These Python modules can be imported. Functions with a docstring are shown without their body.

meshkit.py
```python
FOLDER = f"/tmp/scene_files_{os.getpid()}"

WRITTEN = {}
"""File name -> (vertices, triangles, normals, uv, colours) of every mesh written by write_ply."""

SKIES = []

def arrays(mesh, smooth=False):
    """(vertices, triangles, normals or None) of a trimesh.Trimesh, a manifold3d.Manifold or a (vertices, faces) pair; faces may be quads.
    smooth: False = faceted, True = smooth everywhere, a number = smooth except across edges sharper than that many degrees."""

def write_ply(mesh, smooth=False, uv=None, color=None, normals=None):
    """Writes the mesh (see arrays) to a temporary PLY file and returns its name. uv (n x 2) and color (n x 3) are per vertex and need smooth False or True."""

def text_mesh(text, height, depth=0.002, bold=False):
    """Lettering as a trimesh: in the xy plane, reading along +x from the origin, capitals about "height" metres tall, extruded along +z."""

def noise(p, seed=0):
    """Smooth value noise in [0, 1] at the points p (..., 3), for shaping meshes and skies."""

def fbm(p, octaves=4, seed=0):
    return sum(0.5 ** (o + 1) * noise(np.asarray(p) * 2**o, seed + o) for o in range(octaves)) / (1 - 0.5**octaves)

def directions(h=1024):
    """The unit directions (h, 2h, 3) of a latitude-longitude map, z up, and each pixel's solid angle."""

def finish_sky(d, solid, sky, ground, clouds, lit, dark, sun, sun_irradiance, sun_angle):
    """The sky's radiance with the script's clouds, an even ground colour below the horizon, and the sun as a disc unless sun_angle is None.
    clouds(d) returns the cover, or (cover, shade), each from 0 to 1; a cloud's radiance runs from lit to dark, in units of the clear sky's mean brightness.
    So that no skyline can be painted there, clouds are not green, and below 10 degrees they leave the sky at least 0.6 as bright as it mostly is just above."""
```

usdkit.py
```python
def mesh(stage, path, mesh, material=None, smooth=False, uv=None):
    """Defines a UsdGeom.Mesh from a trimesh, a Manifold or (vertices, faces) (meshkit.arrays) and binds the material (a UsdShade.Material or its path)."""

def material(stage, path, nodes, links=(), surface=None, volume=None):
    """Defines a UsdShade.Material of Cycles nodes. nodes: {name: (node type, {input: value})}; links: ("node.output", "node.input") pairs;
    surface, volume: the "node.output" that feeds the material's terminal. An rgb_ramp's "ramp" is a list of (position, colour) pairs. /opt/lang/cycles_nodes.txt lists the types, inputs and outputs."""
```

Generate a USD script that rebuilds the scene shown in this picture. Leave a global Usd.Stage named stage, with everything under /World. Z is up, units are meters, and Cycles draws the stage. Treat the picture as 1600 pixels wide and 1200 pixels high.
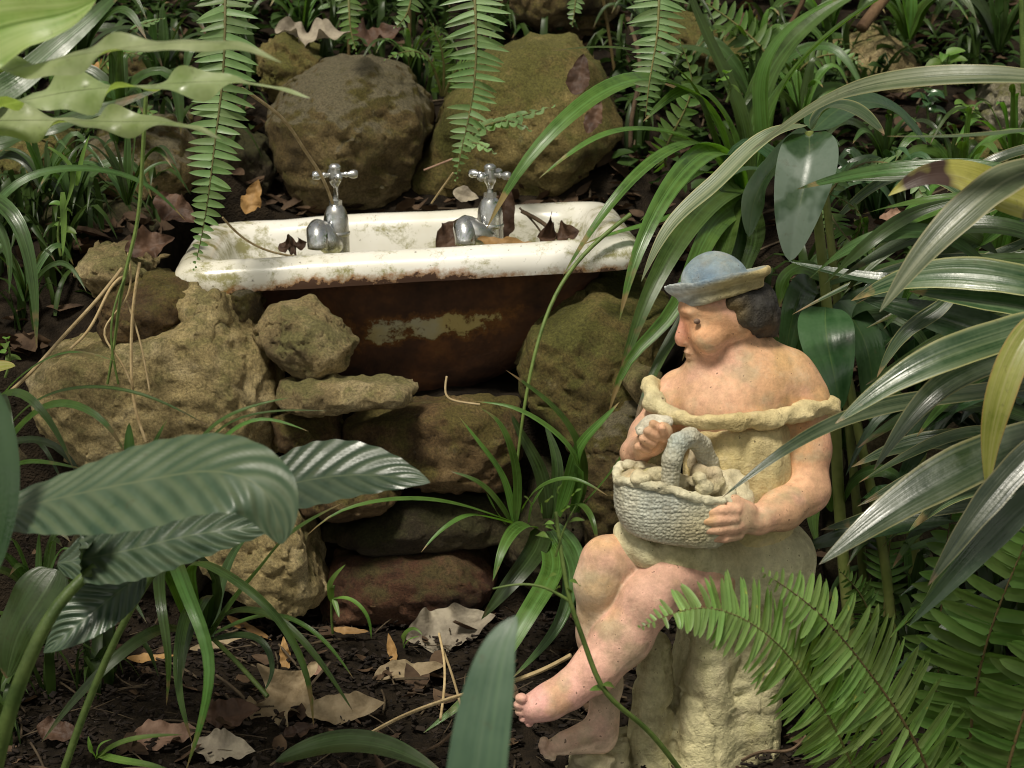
import math, random, zlib
import numpy as np, trimesh, usdkit, meshkit
from scipy.interpolate import CubicSpline
from pxr import Usd, UsdGeom, UsdLux, UsdShade, Gf, Sdf, Vt

stage = Usd.Stage.CreateInMemory()
UsdGeom.SetStageUpAxis(stage, 'Z')
UsdGeom.Xform.Define(stage, '/World')
UsdGeom.Scope.Define(stage, '/World/Looks')

# ------------------------------------------------------------ camera, sky, sun, exposure
PITCH = math.radians(14.0); CAMZ = 1.14; FPX = 3200.0
EXPOSURE = 1.3
SUN_EL, SUN_AZ = math.radians(62), math.radians(205)      # azimuth = atan2(x, y) of the direction towards the sun
cam = UsdGeom.Camera.Define(stage, '/World/camera')
cam.CreateFocalLengthAttr(50.0)
cam.CreateHorizontalApertureAttr(2 * 50.0 * 800 / FPX)
cam.CreateVerticalApertureAttr(2 * 50.0 * 600 / FPX)
cam.CreateFStopAttr(6.2); cam.CreateFocusDistanceAttr(2.85)
cam.CreateClippingRangeAttr(Gf.Vec2f(0.05, 500))
cam.CreateExposureAttr(EXPOSURE)
xf = UsdGeom.Xformable(cam)
xf.AddTranslateOp().Set(Gf.Vec3d(0, 0, CAMZ)); xf.AddRotateXOp().Set(90 - math.degrees(PITCH))

usdkit.material(stage, '/World/Looks/sky_look', {
    'sky': ('sky_texture', {'sky_type': 'single_scattering', 'sun_disc': False, 'sun_elevation': SUN_EL, 'sun_rotation': SUN_AZ}),
    'geo': ('geometry', {}), 'bw': ('rgb_to_bw', {}), 'cl': ('mix', {'mix_type': 'multiply', 'fac': 1.0, 'color2': (1.03, 1.0, .90)}),
    'n': ('noise_texture', {'scale': 2.2, 'detail': 6, 'roughness': .6}), 'r': ('map_range', {'from_min': .25, 'from_max': .55, 'to_min': .7, 'to_max': 1.0, 'clamp': True}), 'm': ('mix', {}),
    'bg': ('background_shader', {'strength': 0.060})}, [('sky.color', 'bw.color'), ('bw.val', 'cl.color1'), ('geo.position', 'n.vector'), ('n.fac', 'r.value'), ('r.result', 'm.fac'), ('sky.color', 'm.color1'), ('cl.color', 'm.color2'), ('m.color', 'bg.color')], surface='bg.background')
dome = UsdLux.DomeLight.Define(stage, '/World/sky')
UsdShade.MaterialBindingAPI.Apply(dome.GetPrim()).Bind(UsdShade.Material.Get(stage, '/World/Looks/sky_look'))
dome.GetPrim().SetCustomDataByKey('label', 'soft daylight sky above the garden'); dome.GetPrim().SetCustomDataByKey('kind', 'structure')
sun = UsdLux.DistantLight.Define(stage, '/World/sun')
sun.CreateIntensityAttr(0.40); sun.CreateAngleAttr(12.0); sun.CreateNormalizeAttr(True) if hasattr(sun, 'CreateNormalizeAttr') else None
sun.CreateColorAttr(Gf.Vec3f(1.0, 0.935, 0.81))
sxf = UsdGeom.Xformable(sun)
sxf.AddRotateZOp().Set(-math.degrees(SUN_AZ)); sxf.AddRotateXOp().Set(-(90 - math.degrees(SUN_EL)))

# ------------------------------------------------------------ helpers
CP, SP = math.cos(PITCH), math.sin(PITCH)
def PY(px, py, Y):
    """The point on the upright plane y = Y seen at that pixel of the 1600 x 1200 photograph."""
    v = (600 - py) / FPX; t = Y / (CP + v * SP)
    return np.array([(px - 800) / FPX * t, Y, CAMZ + t * (-SP + v * CP)])
def PT(a): return np.array([PY(*p) for p in a])
def mpp(Y): return Y * 1.02 / FPX                                    # metres per photograph pixel at that depth
rs = np.random.RandomState
def seed_of(s): return zlib.crc32(s.encode()) & 0xffff

counts, origin = {}, {}
def numbered(parent, name):
    k = (parent, name); n = counts.get(k, 0); counts[k] = n + 1
    return f'{parent}/{name}' + (f'_{n:03d}' if n else '')
def tag(prim, label=None, cat=None, group=None, kind=None):
    for k, v in (('label', label), ('category', cat), ('group', group), ('kind', kind)):
        if v: prim.SetCustomDataByKey(k, v)
def thing(name, label, cat, loc=(0, 0, 0), group=None, kind=None):
    p = numbered('/World', name); x = UsdGeom.Xform.Define(stage, p)
    x.AddTranslateOp().Set(Gf.Vec3d(*map(float, loc))); origin[p] = np.array(loc, float)
    tag(x.GetPrim(), label, cat, group, kind)
    return p
def obj(name, v, f, mat, parent=None, smooth=True, uv=None, tint=None, label=None, cat=None, group=None, kind=None, loc=None):
    v = np.asarray(v, float); f = np.asarray(f, int)
    if f.shape[1] == 4: f = np.vstack([f[:, [0, 1, 2]], f[:, [0, 2, 3]]])
    p = numbered(parent or '/World', name)
    if parent:
        o = origin[parent]; origin[p] = o; v = v - o
    else:
        if loc is None:
            loc = np.array([*(v.min(0) + v.max(0))[:2] / 2, v[:, 2].min()])
        v = v - loc; origin[p] = np.zeros(3)
    m = usdkit.mesh(stage, p, (v, f), '/World/Looks/' + mat, smooth=smooth, uv=uv)
    if tint is not None:
        UsdGeom.PrimvarsAPI(m).CreatePrimvar('tint', Sdf.ValueTypeNames.Color3fArray, 'vertex').Set(Vt.Vec3fArray.FromNumpy(np.asarray(tint, np.float32)))
    if not parent:
        UsdGeom.Xformable(m).AddTranslateOp().Set(Gf.Vec3d(*map(float, loc)))
    if UsdGeom.Mesh(m).GetPrim(): UsdGeom.Mesh(m).CreateDoubleSidedAttr(True)
    tag(m.GetPrim(), label, cat, group, kind)
    return p

def join(parts):
    vs, fs, us, n = [], [], [], 0
    for q in parts:
        v, f = q[0], np.asarray(q[1], int)
        if f.shape[1] == 4: f = np.vstack([f[:, [0, 1, 2]], f[:, [0, 2, 3]]])
        vs.append(v); fs.append(f + n); n += len(v)
        us.append(q[2] if len(q) > 2 else np.zeros((len(v), 2)))
    return np.vstack(vs), np.vstack(fs), np.vstack(us)

def norm(a): return a / (np.linalg.norm(a, axis=-1, keepdims=True) + 1e-12)
def spline(pts, n):
    pts = np.asarray(pts, float)
    if len(pts) == 2: return pts[0] + np.linspace(0, 1, n)[:, None] * (pts[1] - pts[0])
    d = np.r_[0, np.cumsum(np.linalg.norm(np.diff(pts[:, :3], axis=0), axis=1))]
    c = CubicSpline(d / d[-1], pts, bc_type='natural')
    x = c(np.linspace(0, 1, 200)); s = np.r_[0, np.cumsum(np.linalg.norm(np.diff(x[:, :3], axis=0), axis=1))]
    t = np.interp(np.linspace(0, s[-1], n), s, np.linspace(0, 1, 200))
    return c(t)
def grid_faces(a, b):
    i, j = np.meshgrid(np.arange(a - 1), np.arange(b - 1), indexing='ij')
    q = np.stack([i * b + j, i * b + j + 1, (i + 1) * b + j + 1, (i + 1) * b + j], -1).reshape(-1, 4)
    return q
def tube(pts, r, sides=8, n=None, cap=True):
    """A round tapering tube along the points; r a number or a list along it."""
    p = spline(pts, n or max(6, 4 * len(pts)))
    r = np.interp(np.linspace(0, 1, len(p)), np.linspace(0, 1, len(np.atleast_1d(r))), np.atleast_1d(r))
    t = norm(np.gradient(p, axis=0)); a = np.cross(t[0], [0.31, -0.2, 0.93] if abs(t[0][2]) < .9 else [1., .1, 0]); fr = []
    for k in range(len(p)):
        a = a - t[k] * (a @ t[k]); a = a / np.linalg.norm(a); fr.append(a)
    A = np.array(fr); B = np.cross(t, A); ang = np.arange(sides + 1) * 2 * np.pi / sides
    v = p[:, None] + r[:, None, None] * (np.cos(ang)[None, :, None] * A[:, None] + np.sin(ang)[None, :, None] * B[:, None])
    f = grid_faces(len(p), sides + 1)
    uv = np.stack(np.meshgrid(np.linspace(0, 1, len(p)), np.linspace(0, 1, sides + 1), indexing='ij')[::-1], -1).reshape(-1, 2)
    v = v.reshape(-1, 3); tri = np.vstack([f[:, [0, 1, 2]], f[:, [0, 2, 3]]])
    if cap:
        n0 = len(v); v = np.vstack([v, p[:1], p[-1:]]); uv = np.vstack([uv, [[.5, 0], [.5, 1]]])
        e = (len(p) - 1) * (sides + 1); k = np.arange(sides)
        tri = np.vstack([tri, np.stack([np.full(sides, n0), k + 1, k], 1), np.stack([np.full(sides, n0 + 1), e + k, e + k + 1], 1)])
    return v, tri, uv
def lathe(prof, sides=32):
    """prof: (radius, z) pairs; revolved about z."""
    prof = np.asarray(prof, float); ang = np.arange(sides + 1) * 2 * np.pi / sides
    v = np.stack([prof[:, 0, None] * np.cos(ang), prof[:, 0, None] * np.sin(ang), np.broadcast_to(prof[:, 1, None], (len(prof), sides + 1))], -1).reshape(-1, 3)
    return v, grid_faces(len(prof), sides + 1)[:, ::-1], np.zeros((len(v), 2))

# ---- signed distance modelling
def seg(P, a, b, ra, rb, squash=None):
    a, b = np.asarray(a, float), np.asarray(b, float); ab = b - a; L = ab @ ab
    h = np.clip(((P - a) @ ab) / L, 0, 1) if L > 1e-12 else np.zeros(len(P))
    return np.linalg.norm(P - a - h[:, None] * ab, axis=1) - (ra + (rb - ra) * h)
def ell(P, c, r):
    q = (P - np.asarray(c)) / np.asarray(r); k = np.linalg.norm(q, axis=1)
    g = np.linalg.norm(q / np.asarray(r), axis=1) + 1e-9
    return k * (k - 1) / g
def smin(a, b, k):
    h = np.maximum(k - np.abs(a - b), 0) / k
    return np.minimum(a, b) - h * h * k * .25
def smax(a, b, k): return -smin(-a, -b, k)
def nets(F, lo, h):
    """Surface nets: the zero surface of the grid F."""
    nx, ny, nz = F.shape; S = F < 0
    c = np.stack([S[i:nx - 1 + i, j:ny - 1 + j, k:nz - 1 + k] for i in (0, 1) for j in (0, 1) for k in (0, 1)])
    n = c.sum(0); act = (n > 0) & (n < 8); ids = np.full(act.shape, -1); I = np.argwhere(act); ids[act] = np.arange(len(I))
    acc, num = np.zeros((len(I), 3)), np.zeros(len(I))
    co = [(i, j, k) for i in (0, 1) for j in (0, 1) for k in (0, 1)]
    val = {o: F[I[:, 0] + o[0], I[:, 1] + o[1], I[:, 2] + o[2]] for o in co}
    for o in co:
        for ax in range(3):
            if o[ax]: continue
            p = list(o); p[ax] = 1; p = tuple(p); a, b = val[o], val[p]; m = (a < 0) != (b < 0)
            t = np.where(m, a / np.where(m, a - b, 1), 0)
            pos = np.tile(np.array(o, float), (len(I), 1)); pos[:, ax] = t
            acc += pos * m[:, None]; num += m
    V = (I + acc / num[:, None]) * h + lo
    Q = []
    for ax in range(3):
        sl0, sl1 = [slice(None)] * 3, [slice(None)] * 3
        sl0[ax], sl1[ax] = slice(0, -1), slice(1, None)
        a, b = S[tuple(sl0)], S[tuple(sl1)]
        e = np.argwhere(a != b); u, w = [(1, 2), (2, 0), (0, 1)][ax]
        e = e[(e[:, u] > 0) & (e[:, w] > 0) & (e[:, u] < F.shape[u] - 1) & (e[:, w] < F.shape[w] - 1)]
        q = []
        for du, dw in ((0, 0), (-1, 0), (-1, -1), (0, -1)):
            g = e.copy(); g[:, u] += du; g[:, w] += dw; q.append(ids[g[:, 0], g[:, 1], g[:, 2]])
        q = np.stack(q, 1); inside = S[e[:, 0], e[:, 1], e[:, 2]]
        q[~inside] = q[~inside][:, ::-1]; Q.append(q)
    Q = np.vstack(Q); Q = Q[(Q >= 0).all(1)]
    return V, np.vstack([Q[:, [0, 1, 2]], Q[:, [0, 2, 3]]])
def sdf_mesh(fn, lo, hi, h):
    lo, hi = np.asarray(lo, float), np.asarray(hi, float); K = 4
    N = (np.ceil((hi - lo) / h / K).astype(int) + 1)
    ax = [lo[i] + np.arange(N[i]) * h * K for i in range(3)]
    G = np.stack(np.meshgrid(*ax, indexing='ij'), -1).reshape(-1, 3)
    C = fn(G).reshape(N); near = np.abs(C) < 2.2 * h * K
    from scipy.ndimage import binary_dilation
    near = binary_dilation(near)
    F = np.repeat(np.repeat(np.repeat(np.where(C < 0, -1., 1.), K, 0), K, 1), K, 2)
    M = np.repeat(np.repeat(np.repeat(near, K, 0), K, 1), K, 2)
    idx = np.argwhere(M); F[M] = fn(lo + idx * h)
    F[[0, -1]] = np.abs(F[[0, -1]]) + 1e-6; F[:, [0, -1]] = np.abs(F[:, [0, -1]]) + 1e-6; F[:, :, [0, -1]] = np.abs(F[:, :, [0, -1]]) + 1e-6
    return nets(F, lo, h)
def poly_sdf(X, Z, poly):
    d = np.full(X.shape, 1e9); s = np.ones(X.shape); n = len(poly)
    for i in range(n):
        a, b = poly[i], poly[i - 1]; e = b - a; wx, wz = X - a[0], Z - a[1]
        t = np.clip((wx * e[0] + wz * e[1]) / (e @ e), 0, 1)
        d = np.minimum(d, (wx - e[0] * t) ** 2 + (wz - e[1] * t) ** 2)
        c1, c2, c3 = Z >= a[1], Z < b[1], e[0] * wz > e[1] * wx
        s = np.where((c1 & c2 & c3) | (~c1 & ~c2 & ~c3), -s, s)
    return s * np.sqrt(d)

# ------------------------------------------------------------ materials
def mat(name, nodes, links, surface): usdkit.material(stage, '/World/Looks/' + name, nodes, links, surface=surface)
def leaf_mat(name, dark, light, mid=None, stripes=0, stripe_col=None, rough=.42, trans=.28, spec=.5, pleat_bands=0, pleat=0, spots=None, edge=None, vary=.35, midw=.035, blotch=.5, tip=None, vslope=.4):
    """A leaf: two greens mottled by noise, a midrib, lengthwise stripes or pale slanted bands along the pleats in colour and relief, some light let through."""
    n = {'uv': ('texture_coordinate', {}), 's': ('separate_xyz', {}), 'geo': ('geometry', {}),
         'noi': ('noise_texture', {'scale': 22, 'detail': 4, 'roughness': .6}), 'rmp': ('rgb_ramp', {'ramp': [(0.5 - .22 * 1, dark), (.5 + .22, light)]}),
         'info': ('object_info', {}), 'hv': ('map_range', {'value': .5, 'to_min': 1 - vary, 'to_max': 1 + vary}), 'hh': ('map_range', {'to_min': .487, 'to_max': .513}), 'hsv': ('hsv', {}),
         'fine': ('noise_texture', {'scale': 220, 'detail': 3}),
         'b1': ('bump', {'strength': .05, 'distance': .004}),
         'p': ('principled_bsdf', {'roughness': rough, 'specular_ior_level': spec}), 'tr': ('translucent_bsdf', {}), 'mx': ('mix_closure', {'fac': trans})}
    l = [('uv.UV', 's.vector'), ('geo.position', 'noi.vector'), ('noi.fac', 'rmp.fac'), ('info.random', 'hv.value'), ('info.random', 'hh.value'), ('hv.result', 'hsv.value'), ('hh.result', 'hsv.hue'),
         ('geo.position', 'fine.vector'), ('fine.fac', 'b1.height'), ('hsv.color', 'p.base_color'), ('p.BSDF', 'mx.closure1'), ('tr.BSDF', 'mx.closure2')]
    col, nrm = 'rmp.color', 'b1.normal'
    n['ua'] = ('math', {'math_type': 'subtract', 'value2': .5}); n['ub'] = ('math', {'math_type': 'absolute'})
    l += [('s.x', 'ua.value1'), ('ua.value', 'ub.value1')]
    if stripes:
        n['sm'] = ('math', {'math_type': 'multiply', 'value2': stripes}); n['sv'] = ('math', {'math_type': 'multiply', 'value2': .8})
        n['sc'] = ('combine_xyz', {}); n['sn'] = ('noise_texture', {'scale': 1, 'detail': 2, 'roughness': .6}); n['sr'] = ('map_range', {'from_min': .42, 'from_max': .66, 'clamp': True})
        n['smx'] = ('mix', {'color2': stripe_col or light})
        n['rnd'] = ('math', {'math_type': 'multiply', 'value2': 40})
        l += [('s.x', 'sm.value1'), ('s.y', 'sv.value1'), ('sm.value', 'sc.x'), ('sv.value', 'sc.y'), ('info.random', 'rnd.value1'), ('rnd.value', 'sc.z'), ('sc.vector', 'sn.vector'), ('sn.fac', 'sr.value'), ('sr.result', 'smx.fac'), (col, 'smx.color1')]
        col = 'smx.color'
        n['b2'] = ('bump', {'strength': .35, 'distance': .003}); l += [('sn.fac', 'b2.height'), (nrm, 'b2.normal')]; nrm = 'b2.normal'
    if pleat_bands:                                                         # paler slanted bands that follow the pleats
        n['va'] = ('math', {'math_type': 'multiply_add', 'value2': -vslope}); n['vb'] = ('math', {'math_type': 'multiply', 'value2': pleat_bands}); n['vs'] = ('math', {'math_type': 'sine'})
        n['vn'] = ('noise_texture', {'scale': 9}); n['vadd'] = ('math', {'math_type': 'multiply_add', 'value2': .8})
        n['vr'] = ('map_range', {'from_min': -.6, 'from_max': 1, 'to_max': .5, 'clamp': True}); n['vmx'] = ('mix', {'color2': mid or light})
        n['b3'] = ('bump', {'strength': .08, 'distance': .003})
        l += [('ub.value', 'va.value1'), ('s.y', 'va.value3'), ('va.value', 'vb.value1'), ('geo.position', 'vn.vector'), ('vn.fac', 'vadd.value1'), ('vb.value', 'vadd.value3'), ('vadd.value', 'vs.value1'), ('vs.value', 'vr.value'), ('vr.result', 'vmx.fac'), (col, 'vmx.color1'), ('vs.value', 'b3.height'), (nrm, 'b3.normal')]
        col, nrm = 'vmx.color', 'b3.normal'
    if mid:
        n['mr'] = ('map_range', {'from_min': midw * .4, 'from_max': midw, 'to_min': .85, 'to_max': 0, 'clamp': True}); n['mmx'] = ('mix', {'color2': mid})
        l += [('ub.value', 'mr.value'), ('mr.result', 'mmx.fac'), (col, 'mmx.color1')]; col = 'mmx.color'
    if edge:
        n['er'] = ('map_range', {'from_min': .43, 'from_max': .48, 'to_min': 0, 'to_max': .8, 'clamp': True}); n['emx'] = ('mix', {'color2': edge})
        l += [('ub.value', 'er.value'), ('er.result', 'emx.fac'), (col, 'emx.color1')]; col = 'emx.color'
    if spots:                                                         # blotches of another colour: (colour, threshold, scale)
        n['pn'] = ('noise_texture', {'scale': spots[2], 'detail': 3}); n['pr'] = ('map_range', {'from_min': spots[1], 'from_max': spots[1] + .06, 'clamp': True}); n['pmx'] = ('mix', {'color2': spots[0]})
        l += [('geo.position', 'pn.vector'), ('pn.fac', 'pr.value'), ('pr.result', 'pmx.fac'), (col, 'pmx.color1')]; col = 'pmx.color'
    if tip:                                                           # dried tips
        n['tn'] = ('noise_texture', {'scale': 30, 'detail': 3}); n['ta'] = ('math', {'math_type': 'multiply_add', 'value2': .5}); n['tq'] = ('map_range', {'from_min': 1.17, 'from_max': 1.24, 'clamp': True}); n['tmx'] = ('mix', {'color2': tip})
        l += [('geo.position', 'tn.vector'), ('tn.fac', 'ta.value1'), ('s.y', 'ta.value3'), ('ta.value', 'tq.value'), ('tq.result', 'tmx.fac'), (col, 'tmx.color1')]; col = 'tmx.color'
    n['dn'] = ('noise_texture', {'scale': 70, 'detail': 5, 'roughness': .7}); n['dr'] = ('map_range', {'from_min': .60, 'from_max': .74, 'to_max': blotch, 'clamp': True}); n['dmx'] = ('mix', {'color2': (.055, .05, .02)})
    n['rgh'] = ('map_range', {'from_min': .3, 'from_max': .7, 'to_min': rough - .12, 'to_max': rough + .2})
    l += [('geo.position', 'dn.vector'), ('dn.fac', 'dr.value'), ('dr.result', 'dmx.fac'), (col, 'dmx.color1'), ('dmx.color', 'hsv.color'), ('noi.fac', 'rgh.value'), ('rgh.result', 'p.roughness')]
    n['tc'] = ('mix', {'mix_type': 'multiply', 'fac': 1.0, 'color2': (1.5, 1.7, .55)})
    l += [('hsv.color', 'tc.color1'), ('tc.color', 'tr.color'), (nrm, 'p.normal')]
    mat(name, n, l, 'mx.closure')
def stone_mat(name, a, b, c, moss=(.10, .10, .022), mossy=.5, scale=1.0, pale=(.32, .29, .2), palef=.5, rough=.85, top=None):
    """Weathered rock: three tones, moss patches heavier on what faces up, pale lichen spots and a pitted grain."""
    n = {'geo': ('geometry', {}), 'n1': ('noise_texture', {'scale': 6 * scale, 'detail': 8, 'roughness': .62, 'distortion': .4}), 'r1': ('rgb_ramp', {'ramp': [(.33, a), (.5, b), (.68, c)]}),
         'n2': ('noise_texture', {'scale': 13 * scale, 'detail': 6, 'roughness': .7}), 'nz': ('separate_xyz', {}), 'up': ('math', {'math_type': 'multiply_add', 'value2': .14}),
         'mr': ('map_range', {'from_min': .62 - .25 * mossy, 'from_max': .74 - .2 * mossy, 'to_max': .8, 'clamp': True}), 'mm': ('mix', {'color2': moss}),
         'n3': ('noise_texture', {'scale': 42, 'detail': 6, 'roughness': .75}), 'lr': ('map_range', {'from_min': .60, 'from_max': .72, 'to_max': palef, 'clamp': True}), 'lm': ('mix', {'color2': pale}),
         'n4': ('noise_texture', {'scale': 240, 'detail': 5, 'roughness': .75}), 'gr': ('map_range', {'from_min': .3, 'from_max': .7, 'to_min': .40, 'to_max': 1.6}), 'gc': ('combine_color', {}), 'gm': ('mix', {'mix_type': 'multiply', 'fac': 1.}),
         'vo': ('noise_texture', {'scale': 34, 'detail': 12, 'roughness': .8, 'distortion': .2}), 'b1': ('bump', {'strength': 1.0, 'distance': .010}), 'b2': ('bump', {'strength': .8, 'distance': .005}),
         'p': ('principled_bsdf', {'roughness': rough, 'specular_ior_level': .25})}
    l = [('geo.position', k + '.vector') for k in ('n1', 'n2', 'n3', 'n4', 'vo')] + [
        ('n1.fac', 'r1.fac'), ('geo.normal', 'nz.vector'), ('nz.z', 'up.value1'), ('n2.fac', 'up.value3'), ('up.value', 'mr.value'), ('r1.color', 'mm.color1'), ('mr.result', 'mm.fac'),
        ('n3.fac', 'lr.value'), ('lr.result', 'lm.fac'), ('mm.color', 'lm.color1'), ('n4.fac', 'gr.value'), ('gr.result', 'gc.r'), ('gr.result', 'gc.g'), ('gr.result', 'gc.b'), ('lm.color', 'gm.color1'), ('gc.color', 'gm.color2'), ('gm.color', 'p.base_color'),
        ('vo.fac', 'b1.height'), ('n4.fac', 'b2.height'), ('b1.normal', 'b2.normal'), ('b2.normal', 'p.normal')]
    if top:                                                            # pale dust and lichen lying on the upper side
        n['ts'] = ('math', {'math_type': 'multiply_add', 'value2': .6}); n['tr'] = ('map_range', {'from_min': .78, 'from_max': .92, 'to_max': .8, 'clamp': True}); n['tm'] = ('mix', {'color2': top})
        l = [x for x in l if x != ('lm.color', 'gm.color1')] + [('nz.z', 'ts.value1'), ('n1.fac', 'ts.value3'), ('ts.value', 'tr.value'), ('tr.result', 'tm.fac'), ('lm.color', 'tm.color1'), ('tm.color', 'gm.color1')]
    mat(name, n, l, 'p.BSDF')
def plain_mat(name, a, b, rough=.7, scale=30, bump=.3, spec=.3, metallic=0, trans=0, dist=.003, many=False, vary=.25):
    n = {'geo': ('geometry', {}), 'n1': ('noise_texture', {'scale': scale, 'detail': 6, 'roughness': .65}), 'r1': ('rgb_ramp', {'ramp': [(.34, a), (.66, b)]}), 'n2': ('noise_texture', {'scale': scale * 7, 'detail': 4}),
         'info': ('object_info', {}), 'hv': ('map_range', {'to_min': 1 - vary, 'to_max': 1 + vary}), 'hsv': ('hsv', {}),
         'b': ('bump', {'strength': bump, 'distance': dist}), 'p': ('principled_bsdf', {'roughness': rough, 'specular_ior_level': spec, 'metallic': metallic})}
    l = [('geo.position', 'n1.vector'), ('geo.position', 'n2.vector'), ('n1.fac', 'r1.fac'), ('r1.color', 'hsv.color'), ('geo.random_per_island' if many else 'info.random', 'hv.value'), ('hv.result', 'hsv.value'), ('hsv.color', 'p.base_color'), ('n2.fac', 'b.height'), ('b.normal', 'p.normal')]
    out = 'p.BSDF'
    if trans:
        n['tr'] = ('translucent_bsdf', {}); n['mx'] = ('mix_closure', {'fac': trans}); l += [('hsv.color', 'tr.color'), ('p.BSDF', 'mx.closure1'), ('tr.BSDF', 'mx.closure2')]; out = 'mx.closure'
    mat(name, n, l, out)
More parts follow.
